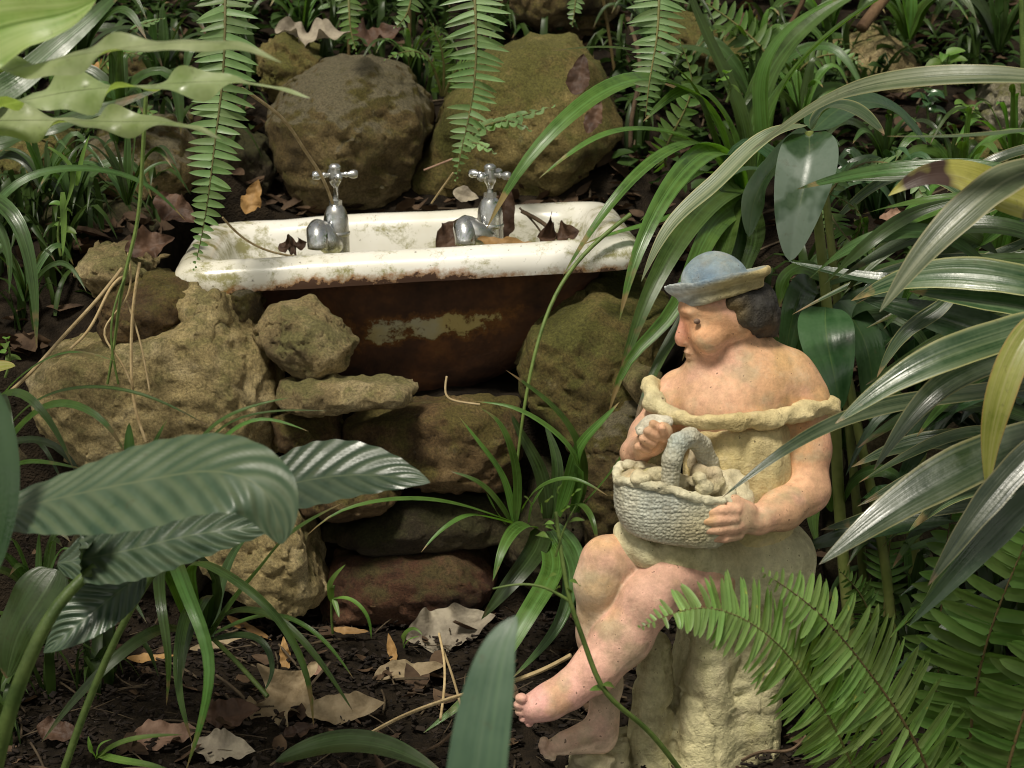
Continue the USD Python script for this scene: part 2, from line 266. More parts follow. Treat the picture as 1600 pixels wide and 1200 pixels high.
def plaster_mat(name, grime=(.12, .095, .045), amount=.5, bump=.35, grain=160, green=.25, tint=None, weave=False, wear=.45):
    """Old painted cement: the colour of the vertices' tint, worn paler and stained by rain and algae."""
    n = {'geo': ('geometry', {}), 'at': ('attribute', {'attribute': 'tint'}), 'n1': ('noise_texture', {'scale': 16, 'detail': 8, 'roughness': .65, 'distortion': .5}), 'r1': ('map_range', {'from_min': .48, 'from_max': .78, 'to_max': amount, 'clamp': True}), 'm1': ('mix', {'color2': grime}),
         'n2': ('noise_texture', {'scale': 9, 'detail': 7, 'roughness': .7}), 'r2': ('map_range', {'from_min': .5, 'from_max': .72, 'to_max': green, 'clamp': True}), 'm2': ('mix', {'color2': (.30, .30, .09)}),
         'n5': ('noise_texture', {'scale': 28, 'detail': 6, 'roughness': .7}), 'r5': ('map_range', {'from_min': .52, 'from_max': .75, 'to_max': wear, 'clamp': True}), 'm5': ('mix', {'color2': (.62, .52, .36)}),
         'n3': ('noise_texture', {'scale': 150, 'detail': 2}), 'r3': ('map_range', {'from_min': .70, 'from_max': .74, 'to_max': .75, 'clamp': True}), 'm3': ('mix', {'color2': (.05, .035, .02)}),
         'n4': ('noise_texture', {'scale': grain, 'detail': 6, 'roughness': .7}), 'b': ('bump', {'strength': bump, 'distance': .004}), 'b2': ('bump', {'strength': bump, 'distance': .012}),
         'mp': ('mapping', {'mapping_type': 'point', 'scale': (34, 34, 5)}), 'n6': ('noise_texture', {'scale': 1, 'detail': 6, 'roughness': .68}), 'r6': ('map_range', {'from_min': .50, 'from_max': .76, 'to_max': amount * 1.1, 'clamp': True}), 'm7': ('mix', {'color2': (.27, .21, .10)}),
         'n8': ('noise_texture', {'scale': 75, 'detail': 8, 'roughness': .78}), 'r8': ('map_range', {'from_min': .3, 'from_max': .7, 'to_min': .72, 'to_max': 1.28}), 'c8': ('combine_color', {}), 'm8': ('mix', {'mix_type': 'multiply', 'fac': 1.0}),
         'p': ('principled_bsdf', {'roughness': .66, 'specular_ior_level': .28})}
    l = [('geo.position', k + '.vector') for k in ('n1', 'n2', 'n3', 'n4', 'n5', 'n8', 'mp')] + [('mp.vector', 'n6.vector'), ('n6.fac', 'r6.value'), ('r6.result', 'm7.fac'), ('at.color', 'm7.color1'), ('n8.fac', 'r8.value'), ('r8.result', 'c8.r'), ('r8.result', 'c8.g'), ('r8.result', 'c8.b'), ('m7.color', 'm8.color1'), ('c8.color', 'm8.color2'), ('m8.color', 'm5.color1'), ('n5.fac', 'r5.value'), ('r5.result', 'm5.fac'), ('m5.color', 'm2.color1'), ('n2.fac', 'r2.value'), ('r2.result', 'm2.fac'), ('m2.color', 'm1.color1'), ('n1.fac', 'r1.value'), ('r1.result', 'm1.fac'),
        ('m1.color', 'm3.color1'), ('n3.fac', 'r3.value'), ('r3.result', 'm3.fac'), ('m3.color', 'p.base_color'), ('n4.fac', 'b.height'), ('n5.fac', 'b2.height'), ('b.normal', 'b2.normal'), ('b2.normal', 'p.normal')]
    if weave:
        n['vo'] = ('voronoi_texture', {'scale': 210, 'feature': 'f1', 'randomness': .55}); n['b3'] = ('bump', {'strength': .7, 'distance': .0025, 'invert': True})
        n['vr'] = ('map_range', {'from_min': .35, 'from_max': .75, 'to_max': .25, 'clamp': True}); n['m6'] = ('mix', {'color2': (.16, .14, .07)})
        l = [x for x in l if x != ('m3.color', 'p.base_color') and x != ('b2.normal', 'p.normal')]
        l += [('geo.position', 'vo.vector'), ('vo.distance', 'b3.height'), ('b2.normal', 'b3.normal'), ('b3.normal', 'p.normal'), ('vo.distance', 'vr.value'), ('vr.result', 'm6.fac'), ('m3.color', 'm6.color1'), ('m6.color', 'p.base_color')]
    mat(name, n, l, 'p.BSDF')

leaf_mat('strap_leaf', (.029, .062, .010), (.083, .150, .022), mid=(.085, .17, .04), stripes=9, stripe_col=(.09, .18, .038), rough=.32, trans=.30, vary=.5, tip=(.20, .14, .06), spec=.55)
leaf_mat('dark_strap', (.018, .036, .008), (.046, .085, .016), mid=(.065, .115, .035), stripes=8, stripe_col=(.05, .10, .026), rough=.32, trans=.22, vary=.5, tip=(.16, .11, .05), spec=.55)
leaf_mat('palm_leaf', (.014, .036, .012), (.038, .072, .022), stripes=8, stripe_col=(.085, .115, .055), rough=.29, trans=.18, edge=(.27, .26, .11), spec=.75, vary=.5, tip=(.22, .15, .07))
leaf_mat('grey_palm_leaf', (.045, .07, .03), (.10, .13, .055), stripes=8, stripe_col=(.20, .22, .13), rough=.40, trans=.2, edge=(.30, .28, .13), spec=.6)
leaf_mat('yellow_leaf', (.16, .19, .03), (.30, .30, .07), stripes=9, stripe_col=(.33, .31, .12), rough=.42, trans=.3, edge=(.30, .20, .06))
leaf_mat('scorched_leaf', (.26, .26, .04), (.40, .37, .09), stripes=8, stripe_col=(.38, .36, .12), rough=.45, trans=.25, spots=((.045, .022, .015), .49, 9))
leaf_mat('fern_green', (.06, .125, .024), (.13, .22, .05), mid=(.10, .16, .04), rough=.45, trans=.32, midw=.06, vary=.3)
leaf_mat('fern_pale', (.10, .18, .06), (.20, .30, .12), mid=(.13, .2, .07), rough=.42, trans=.34, midw=.06, vary=.25)
leaf_mat('fern_spotted', (.13, .235, .055), (.25, .37, .11), mid=(.12, .18, .04), rough=.42, trans=.34, midw=.06, vary=.3, spots=((.34, .37, .08), .66, 60))
leaf_mat('nest_fern', (.17, .22, .08), (.36, .40, .22), mid=(.07, .075, .03), rough=.33, trans=.40, vary=.22, midw=.018)
leaf_mat('glossy_patch_leaf', (.012, .036, .010), (.030, .068, .020), mid=(.05, .085, .025), rough=.25, trans=.12, spec=.75, midw=.02, spots=((.10, .14, .10), .47, 12))  # the whitish highlight is painted in as pale blotches
leaf_mat('bright_leaf', (.24, .38, .08), (.44, .52, .18), mid=(.18, .26, .06), stripes=6, stripe_col=(.48, .55, .24), rough=.4, trans=.55, vary=.05, spec=.4)  # bright colour stands in for daylight shining through the leaf
leaf_mat('pleated_leaf', (.022, .044, .024), (.050, .080, .044), mid=(.085, .112, .06), rough=.38, trans=.15, spec=.6, vary=.2, midw=.015, pleat_bands=56, vslope=.5)
leaf_mat('pale_pleated_leaf', (.032, .062, .034), (.070, .102, .055), mid=(.108, .13, .068), rough=.40, trans=.2, spec=.55, vary=.1, midw=.015, pleat_bands=94, vslope=.33)
leaf_mat('near_leaf', (.035, .075, .042), (.065, .12, .066), mid=(.08, .13, .075), stripes=7, stripe_col=(.075, .13, .07), rough=.38, trans=.2, vary=.1, midw=.03)
leaf_mat('ovate_leaf', (.012, .036, .010), (.030, .068, .020), mid=(.05, .085, .025), rough=.27, trans=.12, spec=.7, stripes=4, stripe_col=(.036, .075, .026), midw=.02, vary=.4)
leaf_mat('seedling', (.06, .13, .02), (.15, .25, .045), mid=(.15, .22, .06), rough=.45, trans=.35)
leaf_mat('cover', (.03, .075, .015), (.09, .16, .035), rough=.5, trans=.3, vary=.45)
stone_mat('block_stone', (.040, .024, .012), (.13, .082, .034), (.24, .165, .075), mossy=.45, palef=.25, moss=(.10, .085, .02))
stone_mat('mossy_stone', (.055, .042, .015), (.17, .128, .042), (.30, .235, .09), mossy=.62, palef=.3)
stone_mat('boulder_stone', (.036, .026, .012), (.115, .080, .031), (.22, .165, .075), mossy=.62, palef=.3, moss=(.085, .075, .016), top=(.14, .12, .075))
stone_mat('tan_stone', (.12, .088, .042), (.29, .22, .105), (.45, .365, .205), mossy=.42, palef=.4, moss=(.15, .14, .05))
stone_mat('mortar', (.17, .13, .055), (.38, .295, .135), (.54, .44, .25), mossy=.3, palef=.4, moss=(.17, .15, .055), scale=1.5)
stone_mat('dark_stone', (.022, .016, .010), (.055, .042, .022), (.10, .08, .04), mossy=.6, palef=.15, moss=(.04, .04, .012))
stone_mat('red_stone', (.035, .018, .010), (.095, .042, .022), (.15, .085, .045), mossy=.35, palef=.15, moss=(.07, .06, .02))
stone_mat('grey_stone', (.10, .09, .065), (.23, .205, .14), (.36, .33, .25), mossy=.45, palef=.5)
plain_mat('soil', (.007, .005, .003), (.024, .017, .010), rough=.95, scale=40, bump=.8, spec=.15, dist=.01)
plain_mat('chips', (.014, .009, .006), (.09, .06, .036), rough=.9, scale=55, bump=.4)
plain_mat('chips_many', (.016, .010, .007), (.085, .055, .034), rough=.9, scale=55, bump=.4, many=True, vary=.7)
plain_mat('litter_many', (.07, .036, .018), (.27, .17, .095), rough=.8, scale=18, bump=.4, trans=.12, many=True, vary=.6)
plain_mat('twigs_many', (.07, .045, .025), (.22, .16, .09), rough=.8, scale=40, bump=.3, many=True, vary=.6)
plain_mat('grass_many', (.035, .075, .014), (.085, .15, .03), rough=.4, scale=12, bump=.1, trans=.28, many=True, vary=.5)
plain_mat('cover_many', (.035, .085, .015), (.09, .17, .035), rough=.5, scale=12, bump=.1, trans=.3, many=True, vary=.5)
plain_mat('litter', (.055, .028, .013), (.20, .125, .065), rough=.8, scale=18, bump=.4, trans=.15)
plain_mat('dead_tan', (.18, .13, .07), (.36, .28, .17), rough=.7, scale=26, bump=.5, trans=.15)
plain_mat('dead_grey', (.15, .125, .095), (.31, .27, .20), rough=.75, scale=30, bump=.5, trans=.12)
plain_mat('dead_brown', (.035, .018, .011), (.10, .055, .033), rough=.6, scale=30, bump=.5, trans=.1)
plain_mat('dead_pink', (.20, .115, .075), (.36, .23, .16), rough=.65, scale=30, bump=.5, trans=.12)
plain_mat('dead_orange', (.20, .11, .035), (.34, .20, .075), rough=.6, scale=30, bump=.4, trans=.12)
plain_mat('straw', (.26, .185, .085), (.44, .34, .19), rough=.7, scale=40, bump=.3)
plain_mat('twig', (.05, .032, .018), (.13, .085, .05), rough=.8, scale=60, bump=.4)
plain_mat('stem_green', (.05, .085, .018), (.12, .17, .04), rough=.5, scale=30, bump=.2)
plain_mat('dark_stem', (.030, .052, .012), (.07, .10, .026), rough=.45, scale=30, bump=.2)
plain_mat('cane', (.10, .13, .03), (.20, .22, .07), rough=.42, scale=18, bump=.2)
plain_mat('rachis', (.09, .10, .03), (.16, .14, .05), rough=.5, scale=40, bump=.2)
plain_mat('rachis_brown', (.09, .065, .025), (.15, .11, .045), rough=.5, scale=40, bump=.2)
mat('chrome', {'geo': ('geometry', {}), 'n': ('noise_texture', {'scale': 35, 'detail': 6, 'roughness': .7}), 'r': ('map_range', {'from_min': .35, 'from_max': .75, 'to_min': .10, 'to_max': .55}), 'c': ('rgb_ramp', {'ramp': [(.4, (.72, .73, .74)), (.72, (.38, .36, .31))]}), 'p': ('principled_bsdf', {'metallic': 1.})},
    [('geo.position', 'n.vector'), ('n.fac', 'r.value'), ('r.result', 'p.roughness'), ('n.fac', 'c.fac'), ('c.color', 'p.base_color')], 'p.BSDF')
# enamel: tint.x = how near the chipped lower lip (0..1), tint.y = how far down inside
mat('enamel', {'geo': ('geometry', {}), 'at': ('attribute', {'attribute': 'tint'}), 's': ('separate_color', {}),
    'n0': ('noise_texture', {'scale': 5, 'detail': 5, 'roughness': .6}), 'c0': ('rgb_ramp', {'ramp': [(.35, (.72, .70, .64)), (.7, (.58, .55, .44))]}),
    'n1': ('noise_texture', {'scale': 17, 'detail': 10, 'roughness': .78, 'distortion': .3}), 'ad': ('math', {'math_type': 'multiply_add', 'value2': .20}), 'r1': ('map_range', {'from_min': .555, 'from_max': .66, 'to_max': .88, 'clamp': True}), 'm1': ('mix', {'color2': (.20, .185, .045)}),
    'n2': ('noise_texture', {'scale': 24, 'detail': 9, 'roughness': .74}), 'a2': ('math', {'math_type': 'multiply_add', 'value2': 1.5}), 'r2': ('map_range', {'from_min': 1.97, 'from_max': 1.99, 'clamp': True}), 'r3': ('map_range', {'from_min': 1.80, 'from_max': 1.96, 'to_max': .85, 'clamp': True}),
    'm2': ('mix', {'color2': (.30, .13, .03)}), 'm3': ('mix', {'color2': (.075, .036, .020)}),
    'n4': ('noise_texture', {'scale': 120, 'detail': 3}), 'r4': ('map_range', {'from_min': .69, 'from_max': .73, 'to_max': .7, 'clamp': True}), 'm4': ('mix', {'color2': (.06, .045, .025)}),
    'rr': ('map_range', {'to_min': .26, 'to_max': .8}), 'b': ('bump', {'strength': .5, 'distance': .004, 'invert': True}), 'p': ('principled_bsdf', {'specular_ior_level': .5})},
    [('geo.position', 'n0.vector'), ('geo.position', 'n1.vector'), ('geo.position', 'n2.vector'), ('geo.position', 'n4.vector'), ('at.color', 's.color'), ('n0.fac', 'c0.fac'), ('c0.color', 'm1.color1'), ('s.g', 'ad.value1'), ('n1.fac', 'ad.value3'), ('ad.value', 'r1.value'), ('r1.result', 'm1.fac'),
     ('s.r', 'a2.value1'), ('n2.fac', 'a2.value3'), ('a2.value', 'r2.value'), ('a2.value', 'r3.value'), ('m1.color', 'm4.color1'), ('n4.fac', 'r4.value'), ('r4.result', 'm4.fac'), ('m4.color', 'm2.color1'), ('r3.result', 'm2.fac'), ('m2.color', 'm3.color1'), ('r2.result', 'm3.fac'), ('m3.color', 'p.base_color'), ('r2.result', 'rr.value'), ('rr.result', 'p.roughness'), ('r2.result', 'b.height'), ('b.normal', 'p.normal')], 'p.BSDF')
# rusted iron with patches of old cream paint; tint.x = where paint is left
mat('rust', {'geo': ('geometry', {}), 'at': ('attribute', {'attribute': 'tint'}), 's': ('separate_color', {}),
    'n1': ('noise_texture', {'scale': 9, 'detail': 9, 'roughness': .7}), 'c1': ('rgb_ramp', {'ramp': [(.32, (.024, .013, .009)), (.5, (.078, .034, .016)), (.62, (.145, .058, .020)), (.75, (.17, .115, .045))]}),
    'n2': ('noise_texture', {'scale': 32, 'detail': 9, 'roughness': .75}), 'a2': ('math', {'math_type': 'multiply_add', 'value2': .45}), 'r2': ('map_range', {'from_min': .80, 'from_max': .86, 'clamp': True}), 'r3': ('map_range', {'from_min': .66, 'from_max': .80, 'to_max': .85, 'clamp': True}),
    'n3': ('noise_texture', {'scale': 14, 'detail': 4}), 'c3': ('rgb_ramp', {'ramp': [(.42, (.50, .39, .15)), (.6, (.47, .43, .28))]}), 'm2': ('mix', {'color2': (.20, .085, .022)}), 'm3': ('mix', {}),
    'n4': ('noise_texture', {'scale': 130, 'detail': 5, 'roughness': .7}), 'b': ('bump', {'strength': .5, 'distance': .004}), 'b2': ('bump', {'strength': .6, 'distance': .003}), 'p': ('principled_bsdf', {'roughness': .75, 'specular_ior_level': .3})},
    [('geo.position', k + '.vector') for k in ('n1', 'n2', 'n3', 'n4')] + [('at.color', 's.color'), ('n1.fac', 'c1.fac'), ('s.r', 'a2.value1'), ('n2.fac', 'a2.value3'), ('a2.value', 'r2.value'), ('a2.value', 'r3.value'), ('c1.color', 'm2.color1'), ('r3.result', 'm2.fac'), ('n3.fac', 'c3.fac'), ('m2.color', 'm3.color1'), ('c3.color', 'm3.color2'), ('r2.result', 'm3.fac'), ('m3.color', 'p.base_color'),
     ('n4.fac', 'b.height'), ('r2.result', 'b2.height'), ('b.normal', 'b2.normal'), ('b2.normal', 'p.normal')], 'p.BSDF')
plaster_mat('painted_plaster', amount=.55, bump=.5, green=.15)
plaster_mat('dark_plaster', amount=.15, bump=.6, green=.05, wear=.06)
plaster_mat('hat_plaster', amount=.35, bump=.4, green=.12, wear=.25)
plaster_mat('painted_skin', amount=.40, green=.14, bump=.2, wear=.42)
plaster_mat('stained_plaster', amount=.75, green=.5, bump=.6)
plaster_mat('woven_plaster', amount=.4, green=.2, weave=True, grain=120)
# ------------------------------------------------------------ the ground: one sheet, level in front, stepped up behind the stones, climbing away as a bank
def sst(a, b, x): t = np.clip((x - a) / (b - a), 0, 1); return t * t * (3 - 2 * t)
def ground_z(x, y):
    x, y = np.asarray(x, float), np.asarray(y, float)
    wall = 3.06 + .10 * np.sin(x * 2.1 + .5) * (np.abs(x) > .5) + .12 * sst(.3, .9, x)
    z = .40 * sst(wall, wall + .10, y)
    z = z + .14 * sst(3.50, 3.62, y) + .20 * sst(3.62, 4.0, y) + .42 * np.clip(y - 4.0, 0, 5) + .12 * np.clip(y - 9, 0, 60)
    z = z + .16 * sst(-.38, -.55, x) * sst(3.06, 3.3, y) * sst(3.8, 3.5, y)
    tubz = sst(-.62, -.56, x) * sst(.30, .24, x) * sst(3.0, 3.06, y) * sst(3.62, 3.56, y)
    z = z * (1 - tubz) + np.minimum(z, .33) * tubz
    z = z - .045 * np.exp(-((x - .25) / .30) ** 2 - ((y - 2.45) / .22) ** 2)
    P = np.stack([x, y, 0 * x], -1)
    near = np.exp(-((x / 2.5) ** 2 + ((y - 3) / 2.5) ** 2))
    z = z + (meshkit.fbm(P * 5, 3, 3) - .5) * (.035 + .05 * sst(3.2, 4, y)) + (meshkit.fbm(P * 28, 3, 5) - .5) * .022 * near + (meshkit.fbm(P * .35, 3, 8) - .5) * (.5 * sst(4.8, 9, y) + .3 * sst(3, 9, np.abs(x)))
    return z
gx = np.r_[np.linspace(-60, -3, 40), np.linspace(-2.9, -1.35, 30), np.linspace(-1.3, 1.3, 240), np.linspace(1.35, 2.9, 30), np.linspace(3, 60, 40)]
gy = np.r_[np.linspace(-40, .5, 40), np.linspace(.6, 1.75, 30), np.linspace(1.8, 5.2, 320), np.linspace(5.3, 9, 50), np.linspace(9.5, 80, 40)]
X_, Y_ = np.meshgrid(gx, gy, indexing='ij')
gv = np.stack([X_, Y_, ground_z(X_, Y_)], -1).reshape(-1, 3)
obj('ground', gv, grid_faces(len(gx), len(gy))[:, ::-1], 'soil', kind='structure', label='dark damp garden soil rising as a bank behind the stones', loc=(0, 0, 0))

# ------------------------------------------------------------ stones
def stone_mesh(poly, Y, thick, r=.03, lump=.02, tilt=(0, 0), h=None, seed=0, rough=.008, bulge=.5, cut=(.80, .98)):
    """A rock whose silhouette from the path is the given outline; it bulges towards the viewer and is as deep as thick."""
    Q = np.array([PY(a, b, Y) for a, b in poly])[:, [0, 2]]
    lo2, hi2 = Q.min(0), Q.max(0); c = (lo2 + hi2) / 2; size = (hi2 - lo2).max(); h = h or max(.004, size / 52)
    m = .06 + lump
    H = thick / 2; rr = np.random.RandomState(seed + 1); cuts = []; ext = np.array([(hi2 - lo2)[0] / 2, H, (hi2 - lo2)[1] / 2])
    for _ in range(11):
        q = norm(rr.normal(size=3) * [1, 1, 1]); q[1] = -abs(q[1]) * 1.2; q = norm(q); cuts.append((q, np.linalg.norm(q * ext) * rr.uniform(*cut) + .004))
    def fn(P):
        d2 = poly_sdf(P[:, 0], P[:, 2], Q)
        inner = np.clip(-d2 / (.35 * size), 0, 1)
        y0 = Y + H + tilt[0] * (P[:, 0] - c[0]) + tilt[1] * (P[:, 2] - c[1])
        front = -(P[:, 1] - y0) - H * (1 - bulge + bulge * np.sqrt(inner)); back = (P[:, 1] - y0) - H
        dz = np.maximum(front, back)
        a, b = d2 + r, dz + r
        d = np.minimum(np.maximum(a, b), 0) + np.sqrt(np.maximum(a, 0) ** 2 + np.maximum(b, 0) ** 2) - r
        for nrm_, off in cuts: d = smax(d, (P - [c[0], Y + H, c[1]]) @ nrm_ - off, .004 + r * .12)
        k = .55 / max(size, .12)
        n = (meshkit.fbm(P * 5.5 * k + seed * 7.1, 3, seed) - .5) * lump * 2
        f = np.abs(meshkit.fbm(P * 9 * k + seed * 3.3, 3, seed + 9) - .5)          # creased facets
        n2 = (meshkit.fbm(P * 60 + seed, 2, seed + 3) - .5) * rough * 2
        return (d + n + np.exp(-(f / .022) ** 2) * min(.006, lump * .35) + n2) * .8
    lo = np.array([lo2[0] - m, Y - abs(tilt[0]) * size - abs(tilt[1]) * size - m, lo2[1] - m]); hi = np.array([hi2[0] + m, Y + thick + (abs(tilt[0]) + abs(tilt[1])) * size + m, hi2[1] + m])
    return sdf_mesh(fn, lo, hi, h)
def stone(label, poly, Y, thick, mat, parent=None, name='stone', cat='stone', **k):
    v, f = stone_mesh(poly, Y, thick, seed=seed_of(label or str(poly)) % 97, **k)
    if parent: return obj(name, v, f, mat, parent, label=label)
    return obj(name, v, f, mat, label=label, cat=cat)

# boulders behind and around the bathtub
stone('big rounded brown boulder with a split grey top, behind the left tap', [(400, 215), (440, 150), (485, 112), (560, 104), (625, 128), (672, 185), (668, 235), (640, 300), (600, 338), (480, 345), (420, 275)], 3.58, .34, 'boulder_stone', name='boulder', cat='boulder', r=.07, lump=.028, tilt=(.1, .35))
stone('tall flat-faced mossy boulder behind the right tap', [(640, 330), (665, 250), (690, 170), (760, 90), (830, 60), (895, 70), (955, 130), (985, 210), (985, 335)], 3.66, .30, 'mossy_stone', name='boulder', cat='boulder', r=.05, lump=.028, tilt=(.05, .3))
stone('broad rock at the top edge above the tall mossy boulder', [(780, -60), (960, -60), (968, 20), (940, 62), (850, 60), (785, 68)], 4.05, .3, 'boulder_stone', name='boulder', cat='boulder', r=.05, lump=.03)
stone('low rock under the pale dead leaf at the upper left of the big brown boulder', [(395, 80), (440, 62), (500, 95), (490, 140), (430, 170), (390, 160)], 3.85, .22, 'mossy_stone', name='rock', cat='rock', r=.04, lump=.025)
stone('dark mossy rock hanging behind the spotted strap leaves, top right of the hanging fern', [(1040, 30), (1085, 20), (1130, 70), (1190, 75), (1180, 130), (1110, 150), (1050, 130)], 4.0, .25, 'mossy_stone', name='rock', cat='rock', r=.04, lump=.03)
stone('pale mossy rock on the bank behind the long grey palm leaf', [(1310, 90), (1350, 58), (1400, 56), (1440, 90), (1470, 160), (1490, 220), (1400, 210), (1330, 140)], 3.95, .3, 'tan_stone', name='rock', cat='rock', r=.04, lump=.03)
stone('pale block of rock cut off by the right edge, upper right', [(1545, 150), (1580, 135), (1660, 150), (1660, 230), (1540, 225)], 3.8, .25, 'grey_stone', name='rock', cat='rock', r=.03, lump=.02)
stone('brown rock behind the scorched yellow leaf on the right', [(1480, 240), (1560, 225), (1650, 250), (1650, 360), (1500, 350), (1470, 290)], 3.7, .25, 'mossy_stone', name='rock', cat='rock', r=.04, lump=.02)
stone('grey brown rock in the shade left of the bathtub behind a thin green stalk', [(115, 240), (150, 205), (250, 200), (300, 260), (295, 320), (230, 345), (130, 330), (100, 290)], 3.45, .3, 'boulder_stone', name='rock', cat='rock', r=.04, lump=.03)
stone('dark cracked rock at the left edge above the mortared wall', [(-60, 350), (60, 335), (180, 340), (225, 380), (180, 430), (70, 490), (-60, 500)], 3.30, .35, 'dark_stone', name='rock', cat='rock', r=.05, lump=.035)
stone('little grey stone peeping out beside the left end of the figure collar', [(975, 605), (1000, 590), (1035, 600), (1040, 640), (1000, 650)], 2.93, .1, 'tan_stone', name='pebble', cat='pebble', r=.015, lump=.01)
stone('rounded sandstone rock leaning on the front of the bathtub', [(388, 545), (400, 508), (432, 492), (480, 497), (520, 525), (545, 552), (530, 588), (495, 610), (455, 604), (415, 580)], 2.93, .14, 'tan_stone', name='rock', cat='rock', r=.035, lump=.014, h=.0035)
stone('large olive sloping rock under the right end of the bathtub', [(830, 540), (900, 500), (960, 470), (1020, 480), (1060, 530), (1040, 640), (985, 700), (940, 760), (870, 740), (815, 690), (808, 600)], 2.97, .30, 'mossy_stone', name='boulder', cat='boulder', r=.05, lump=.022, tilt=(.15, .25))
stone('leaning brown slab at the foot of the olive rock, left of the basket', [(915, 700), (985, 655), (1040, 640), (1060, 760), (980, 840), (940, 900), (890, 840), (900, 760)], 2.90, .16, 'boulder_stone', name='rock', cat='rock', r=.03, lump=.018)
stone('small thin stone wedged under the left end of the bathtub rim', [(345, 450), (390, 448), (402, 490), (395, 540), (365, 520), (350, 480)], 3.02, .12, 'boulder_stone', name='rock', cat='rock', r=.02, lump=.015)
stone('dark rock wedged between the hanging fern and the big brown boulder', [(300, 240), (345, 215), (400, 235), (420, 290), (400, 330), (330, 335), (300, 300)], 3.62, .2, 'dark_stone', name='rock', cat='rock', r=.03, lump=.02)
stone('mossy rock in the leaves at the left edge, under the lowest wavy leaf', [(-60, 230), (10, 205), (85, 225), (105, 280), (70, 325), (-60, 335)], 3.5, .25, 'mossy_stone', name='rock', cat='rock', r=.04, lump=.02)
stone('brown rock high on the bank left of the hanging fern', [(150, 90), (200, 62), (275, 75), (300, 125), (260, 165), (170, 160)], 3.95, .22, 'boulder_stone', name='rock', cat='rock', r=.04, lump=.02)
# the low wall of stones
wall = thing('stone_wall', 'low rough stone wall with crumbling mortar that carries the bathtub', 'stone wall', (0, 3.0, 0))
W = lambda poly, Y, th, m, lab=None, **k: stone(lab, poly, Y, th, m, parent=wall, **k)
W([(25, 610), (60, 580), (150, 560), (250, 535), (310, 500), (350, 480), (392, 520), (412, 590), (420, 660), (418, 760), (330, 800), (200, 800), (90, 750), (40, 690)], 2.93, .26, 'mortar', 'large pale mortared block', r=.02, lump=.008, rough=.010, h=.0052, cut=(.97, 1.1), bulge=.2)
W([(120, 500), (150, 470), (230, 455), (290, 465), (310, 500), (290, 545), (220, 562), (150, 565)], 2.97, .2, 'block_stone', 'rounded brown stone set on the mortared block', r=.045, lump=.015)
W([(100, 440), (130, 410), (180, 405), (230, 430), (190, 470), (120, 480)], 3.04, .2, 'tan_stone', r=.03, lump=.02)
W([(262, 478), (300, 466), (345, 478), (362, 508), (335, 532), (300, 522), (275, 500)], 2.98, .09, 'mortar', 'lump of crumbling mortar', r=.02, lump=.025, rough=.012)
W([(425, 612), (520, 606), (600, 604), (660, 608), (664, 630), (640, 645), (560, 655), (470, 668), (420, 660)], 2.90, .10, 'tan_stone', 'flat slab jutting out under the bathtub', r=.016, lump=.010, h=.004)
W([(415, 664), (510, 664), (520, 690), (515, 730), (430, 735)], 2.95, .2, 'block_stone', r=.02, lump=.012)
W([(525, 655), (600, 648), (760, 640), (815, 650), (818, 720), (800, 790), (680, 790), (610, 780), (530, 770)], 2.96, .12, 'block_stone', 'long brown wall block', r=.025, lump=.014)
W([(440, 745), (520, 750), (600, 765), (622, 800), (600, 825), (520, 842), (470, 840), (440, 800)], 2.93, .24, 'block_stone', r=.025, lump=.014)
W([(630, 800), (760, 800), (830, 810), (835, 870), (760, 880), (640, 890), (500, 905), (490, 860), (540, 845)], 2.965, .24, 'dark_stone', r=.02, lump=.012)
W([(480, 915), (520, 900), (640, 895), (770, 875), (790, 900), (770, 985), (640, 1000), (500, 1000)], 2.95, .22, 'red_stone', 'reddish stone at the foot of the wall', r=.015, lump=.012)
W([(850, 760), (920, 770), (930, 860), (880, 950), (800, 960), (790, 880), (830, 800)], 2.98, .22, 'dark_stone', r=.03, lump=.02)
W([(390, 830), (430, 810), (465, 850), (480, 900), (500, 970), (440, 985), (380, 960), (300, 900), (330, 850)], 2.90, .2, 'mortar', 'pale stone at the left foot of the wall', r=.015, lump=.012, cut=(.95, 1.1), bulge=.25)
W([(60, 770), (180, 790), (330, 800), (400, 830), (330, 900), (300, 960), (60, 960)], 2.98, .2, 'dark_stone', r=.03, lump=.02)
W([(-80, 600), (30, 600), (60, 720), (40, 940), (-80, 940)], 3.0, .22, 'dark_stone', r=.03, lump=.02)
W([(1040, 650), (1200, 640), (1350, 660), (1350, 800), (1060, 830)], 3.12, .2, 'dark_stone', r=.03, lump=.02)
W([(1330, 640), (1480, 640), (1660, 620), (1660, 830), (1340, 820)], 3.2, .2, 'dark_stone', r=.03, lump=.02)
W([(1060, 840), (1300, 820), (1660, 840), (1660, 960), (1060, 960)], 3.12, .2, 'dark_stone', r=.03, lump=.02)

